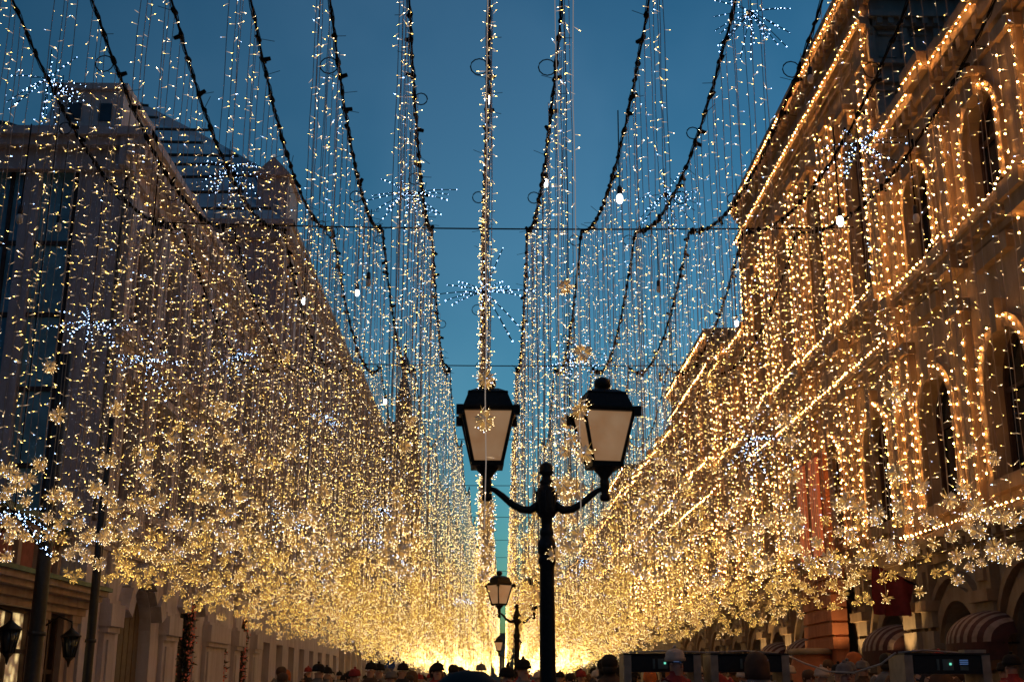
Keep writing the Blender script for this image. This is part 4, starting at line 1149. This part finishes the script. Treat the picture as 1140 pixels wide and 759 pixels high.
# ------------------------------------------------------------------ walk-through metal detectors
def detector(x0, x1, y, zt, label):
    cx = (x0 + x1) / 2
    th = thing('metal_detector', label, 'metal detector', (cx, y, 0), 'walk-through metal detectors')
    for xx in (x0 + .05, x1 - .05):
        mb = MB(); mb.box(xx - .05, xx + .05, y - .3, y + .3, 0, zt - .02); mb.box(xx - .07, xx + .07, y - .34, y + .34, 0, .06); part('side_panel', mb, M['beige'], th)
    mb = MB(); mb.box(x0 + .1, x1 - .1, y - .28, y + .28, zt - .24, zt - .03); mb.box(x0 + .0, x1 - .0, y - .31, y + .31, zt - .018, zt + .0); part('header', mb, M['black'], th)
    w = x1 - x0
    mb = MB(); mb.box(x0 + .1 * w + .02, x1 - .12, y - .29, y - .281, zt - .22, zt - .05); part('front_plate', mb, M['black'], th)
    mb = MB(); mb.box(cx - .06, cx + .07, y - .3, y - .291, zt - .2, zt - .07); mb.box(cx - .13, cx - .10, y - .3, y - .291, zt - .2, zt - .07); part('display', mb, M['screen_grey'], th)
    mb = MB(); mb.box(cx + .02, cx + .045, y - .305, y - .3, zt - .14, zt - .115); part('indicator', mb, M['screen_green'], th)
    mb = MB()
    for q in range(3): mb.box(cx + .15, cx + .25, y - .3, y - .292, zt - .09 - q * .022, zt - .078 - q * .022)
    part('readout', mb, M['screen_blue'], th)
    mb = MB(); mb.box(cx + .15, cx + .25, y - .3, y - .292, zt - .2, zt - .15); part('keypad', mb, M['screen_grey'], th)
detector(1.79, 2.83, 17, 2.06, 'leftmost black-topped walk-through metal detector')
detector(2.96, 4.02, 17, 2.06, 'middle walk-through metal detector beside the leftmost one')
detector(4.98, 6.02, 15.2, 2.02, 'right walk-through metal detector in front of the awnings')
mb = MB(); mb.box(5.72, 5.98, 14.9, 15.1, 2.02, 2.06); single('junction_box', mb, M['beige'], 'flat pale box lying on top of the right metal detector', 'box', (5.85, 15, 2.02))
def hose(pts, label):
    mb = MB(); mb.tube(pts, .012, 6); single('loose_cable', mb, M['wire_pale'], label, 'cable', pts[0])
hose([(4.02, 16.9, 2.05), (4.2, 16.6, 1.93), (4.4, 16.2, 1.82), (4.62, 15.8, 1.8), (4.85, 15.4, 1.9), (4.98, 15.2, 2.03)], 'pale cable sagging between the middle and right metal detectors')
hose([(1.9, 17, 2.08), (2.4, 17, 2.1), (2.96, 17, 2.08), (3.5, 17.02, 2.10), (3.95, 17, 2.07)], 'pale cable lying along the tops of the left detectors')
hose([(4.98, 15.1, 2.03), (5.3, 15.1, 2.06), (5.75, 15.15, 2.03), (6.02, 15.2, 2.0), (6.12, 15.2, 1.8), (6.2, 15.2, 1.2)], 'pale cable draped over the right metal detector')

# ------------------------------------------------------------------ people in the crowd
def body_mesh(seed):
    rd = random.Random(seed)
    vs = [(0, 0, .95), (0, 0, 1.15), (0, 0, 1.35), (0, -.01, 1.47), (0, -.02, 1.55), (0, -.02, 1.66), (.10, 0, .9), (.11, .02, .5), (.11, 0, .1), (.11, -.12, .04),
          (-.10, 0, .9), (-.11, -.02, .5), (-.11, 0, .1), (-.11, -.12, .04), (.19, 0, 1.38), (.26, .02, 1.1), (.24, -.10, .88), (.23, -.14, .80), (-.19, 0, 1.38), (-.26, .02, 1.1), (-.24, -.10, .88), (-.23, -.14, .80)]
    es = [(0, 1), (1, 2), (2, 3), (3, 4), (4, 5), (0, 6), (6, 7), (7, 8), (8, 9), (0, 10), (10, 11), (11, 12), (12, 13), (2, 14), (14, 15), (15, 16), (16, 17), (2, 18), (18, 19), (19, 20), (20, 21)]
    rad = [.17, .17, .17, .06, .09, .10, .11, .07, .05, .04, .11, .07, .05, .04, .075, .05, .035, .035, .075, .05, .035, .035]
    me = bpy.data.meshes.new('person_body'); me.from_pydata(vs, es, [])
    o = bpy.data.objects.new('tmp', me); COL.objects.link(o)
    md = o.modifiers.new('s', 'SKIN')
    for i, sv in enumerate(me.skin_vertices[0].data): sv.radius = (rad[i], rad[i] * (.75 if i < 3 else 1)); sv.use_root = (i == 0)
    o.modifiers.new('u', 'SUBSURF').levels = 1
    dg = bpy.context.evaluated_depsgraph_get()
    out = bpy.data.meshes.new_from_object(o.evaluated_get(dg))
    bpy.data.objects.remove(o)
    out.name = 'person'; out.materials.clear(); out.materials.append(M['skin'])
    for p in out.polygons: p.use_smooth = True
    return out
PB = body_mesh(1)
def face_mb():
    mb = MB()
    mb.ball((0, -.10, 1.62), .018, 6); return mb
def ball_me(n, c, r, m):
    mb = MB(); mb.ball(c, r, 6); return (n, mb.mesh(n, M[m]))
def mouth_me():
    mb = MB(); mb.box(-.025, .025, -.115, -.10, 1.585, 1.593); return ('mouth', mb.mesh('mouth', M['c_red']))
def coat_mb():
    mb = MB()
    prof = [(.27, .55), (.26, .8), (.23, 1.0), (.225, 1.2), (.23, 1.36), (.16, 1.45), (.09, 1.50), (.085, 1.54)]
    n = 16; V = []; Fc = []
    for r, z in prof:
        for k in range(n):
            a = 2 * PI * k / n; V.append((r * math.cos(a), r * .72 * math.sin(a), z))
    for i in range(len(prof) - 1):
        for k in range(n): j = (k + 1) % n; Fc.append((i*n+k, i*n+j, (i+1)*n+j, (i+1)*n+k))
    mb.add(V, Fc, 0, True)
    for sg in (-1, 1): mb.tube([(sg * .17, 0, 1.40), (sg * .22, 0, 1.34), (sg * .28, .02, 1.1), (sg * .26, -.10, .9)], [.085, .09, .075, .06], 10)
    return mb
def hair_mb():
    mb = MB(); mb.lathe([(.112, 1.60), (.122, 1.66), (.12, 1.70), (.10, 1.745), (.06, 1.775), (.004, 1.785)], 0, .015, 14)
    mb.lathe([(.09, 1.52), (.105, 1.56), (.11, 1.61)], 0, .035, 12); return mb
def hat_mb():
    mb = MB(); mb.lathe([(.118, 1.66), (.130, 1.665), (.132, 1.70), (.12, 1.71), (.118, 1.75), (.09, 1.79), (.04, 1.81), (.004, 1.815)], 0, 0, 16)
    mb.ball((0, 0, 1.83), .028, 8); return mb
def hood_mb():
    mb = MB(); mb.lathe([(.15, 1.46), (.16, 1.55), (.155, 1.66), (.13, 1.74), (.08, 1.79), (.004, 1.81)], 0, .03, 14); return mb
face_bits = [('nose', face_mb().mesh('nose', M['skin'])), ball_me('ear', (.10, -.02, 1.62), .022, 'skin'), ball_me('ear', (-.10, -.02, 1.62), .022, 'skin'), ball_me('eye', (.035, -.105, 1.655), .011, 'black'), ball_me('eye', (-.035, -.105, 1.655), .011, 'black'), mouth_me()]
coats = [coat_mb().mesh('coat', M[k]) for k in ('c_dark', 'c_brown', 'c_grey', 'c_red', 'c_dark')]
heads = [('hair', hair_mb().mesh('hair', M['c_hair']), 'dark hair'), ('hat', hat_mb().mesh('hat', M['hat_dark']), 'black knitted hat'), ('hat', hat_mb().mesh('hat', M['c_cream']), 'cream bobble hat'),
         ('hat', hat_mb().mesh('hat', M['c_red']), 'red knitted hat'), ('hood', hood_mb().mesh('hood', M['c_brown']), 'brown hood'), ('hair', hair_mb().mesh('hair', M['c_brown']), 'brown hair'), ('hood', hood_mb().mesh('hood', M['c_orange']), 'orange hood'), ('hat', hat_mb().mesh('hat', M['c_grey']), 'grey knitted hat')]
def person(x, y, h, hi, ci, rz, label):
    th = link('person', PB); th.location = (x, y, GZ + 0.012 if -5.6 < x < 6.2 else GZ + .12); s = (h) / 1.78; th.scale = (s, s, s); th.rotation_euler = (0, 0, rz)
    th['label'] = label; th['category'] = 'person'; th['group'] = 'people in the crowd'
    [link(n_, m_, th) for n_, m_ in face_bits]; link('coat', coats[ci], th); link(heads[hi][0], heads[hi][1], th)
person(-.06, 3.3, 1.472, 0, 0, PI, 'dark-haired person whose rounded head top shows low in the centre foreground')
rd = random.Random(3)
placed = []
cols_w = {0: 'dark coat', 1: 'brown coat', 2: 'grey coat', 3: 'red coat', 4: 'dark coat'}
tries = 0
while len(placed) < 160 and tries < 5000:
    tries += 1
    y = 16 + 44 * rd.random() ** 1.1
    px = rd.choice([rd.uniform(320, 540), rd.uniform(560, 1140), rd.uniform(560, 1140), rd.uniform(640, 1140)])
    x = (px - 546) / F_PX * y
    if px < 540 and y < 24: continue
    if px > 560 and y < 13.0 and rd.random() < .8: continue
    if x < -7.6 or x > 8.4: continue
    if any((x - a) ** 2 + (y - b_) ** 2 < .3 for a, b_ in placed): continue
    if abs(x - .565) < .4 and abs(y - 12.3) < .5: continue
    if any(abs(y - yy) < .6 and xa - .35 < x < xb + .35 for xa, xb, yy in ((1.79, 4.02, 17), (4.98, 6.02, 15.2))): continue
    placed.append((x, y))
placed.sort(key=lambda p: p[1]); pc_ = {}
for (x, y) in placed:
    hi = rd.choice([0, 0, 1, 1, 5, 0, 2, 3, 4, 6, 7, 5, 1]); ci = rd.randrange(5)
    side = 'left of the lamp post' if x < .3 else 'right of the lamp post' if x < 2 else 'near the metal detectors' if x < 5 else 'near the arcade'
    pc_[side] = pc_.get(side, 0) + 1
    lbl = f'person with {heads[hi][2]}, {ordn(pc_[side])} nearest in the crowd {side}'
    person(x, y, rd.uniform(1.66, 1.92), hi, ci, rd.choice([0, PI]) + rd.gauss(0, .5), lbl)

# small blue flag deep in the street at left
fl = thing('pennant', 'small blue flag on the left facade low beside the crowd', 'flag', (-7.6, 92, 2.6))
mb = MB(); mb.tube([(-8.4, 92, 2.2), (-7.2, 92, 4.2)], .04, 6); part('pole', mb, M['iron'], fl)
mb = MB(); mb.prism([(-7.3, 4.1), (-7.9, 3.1), (-7.5, 2.2), (-7.0, 3.0)], lambda c, e: (c[0], 92 + .05 * e, c[1])); part('cloth', mb, M['flag_blue'], fl)
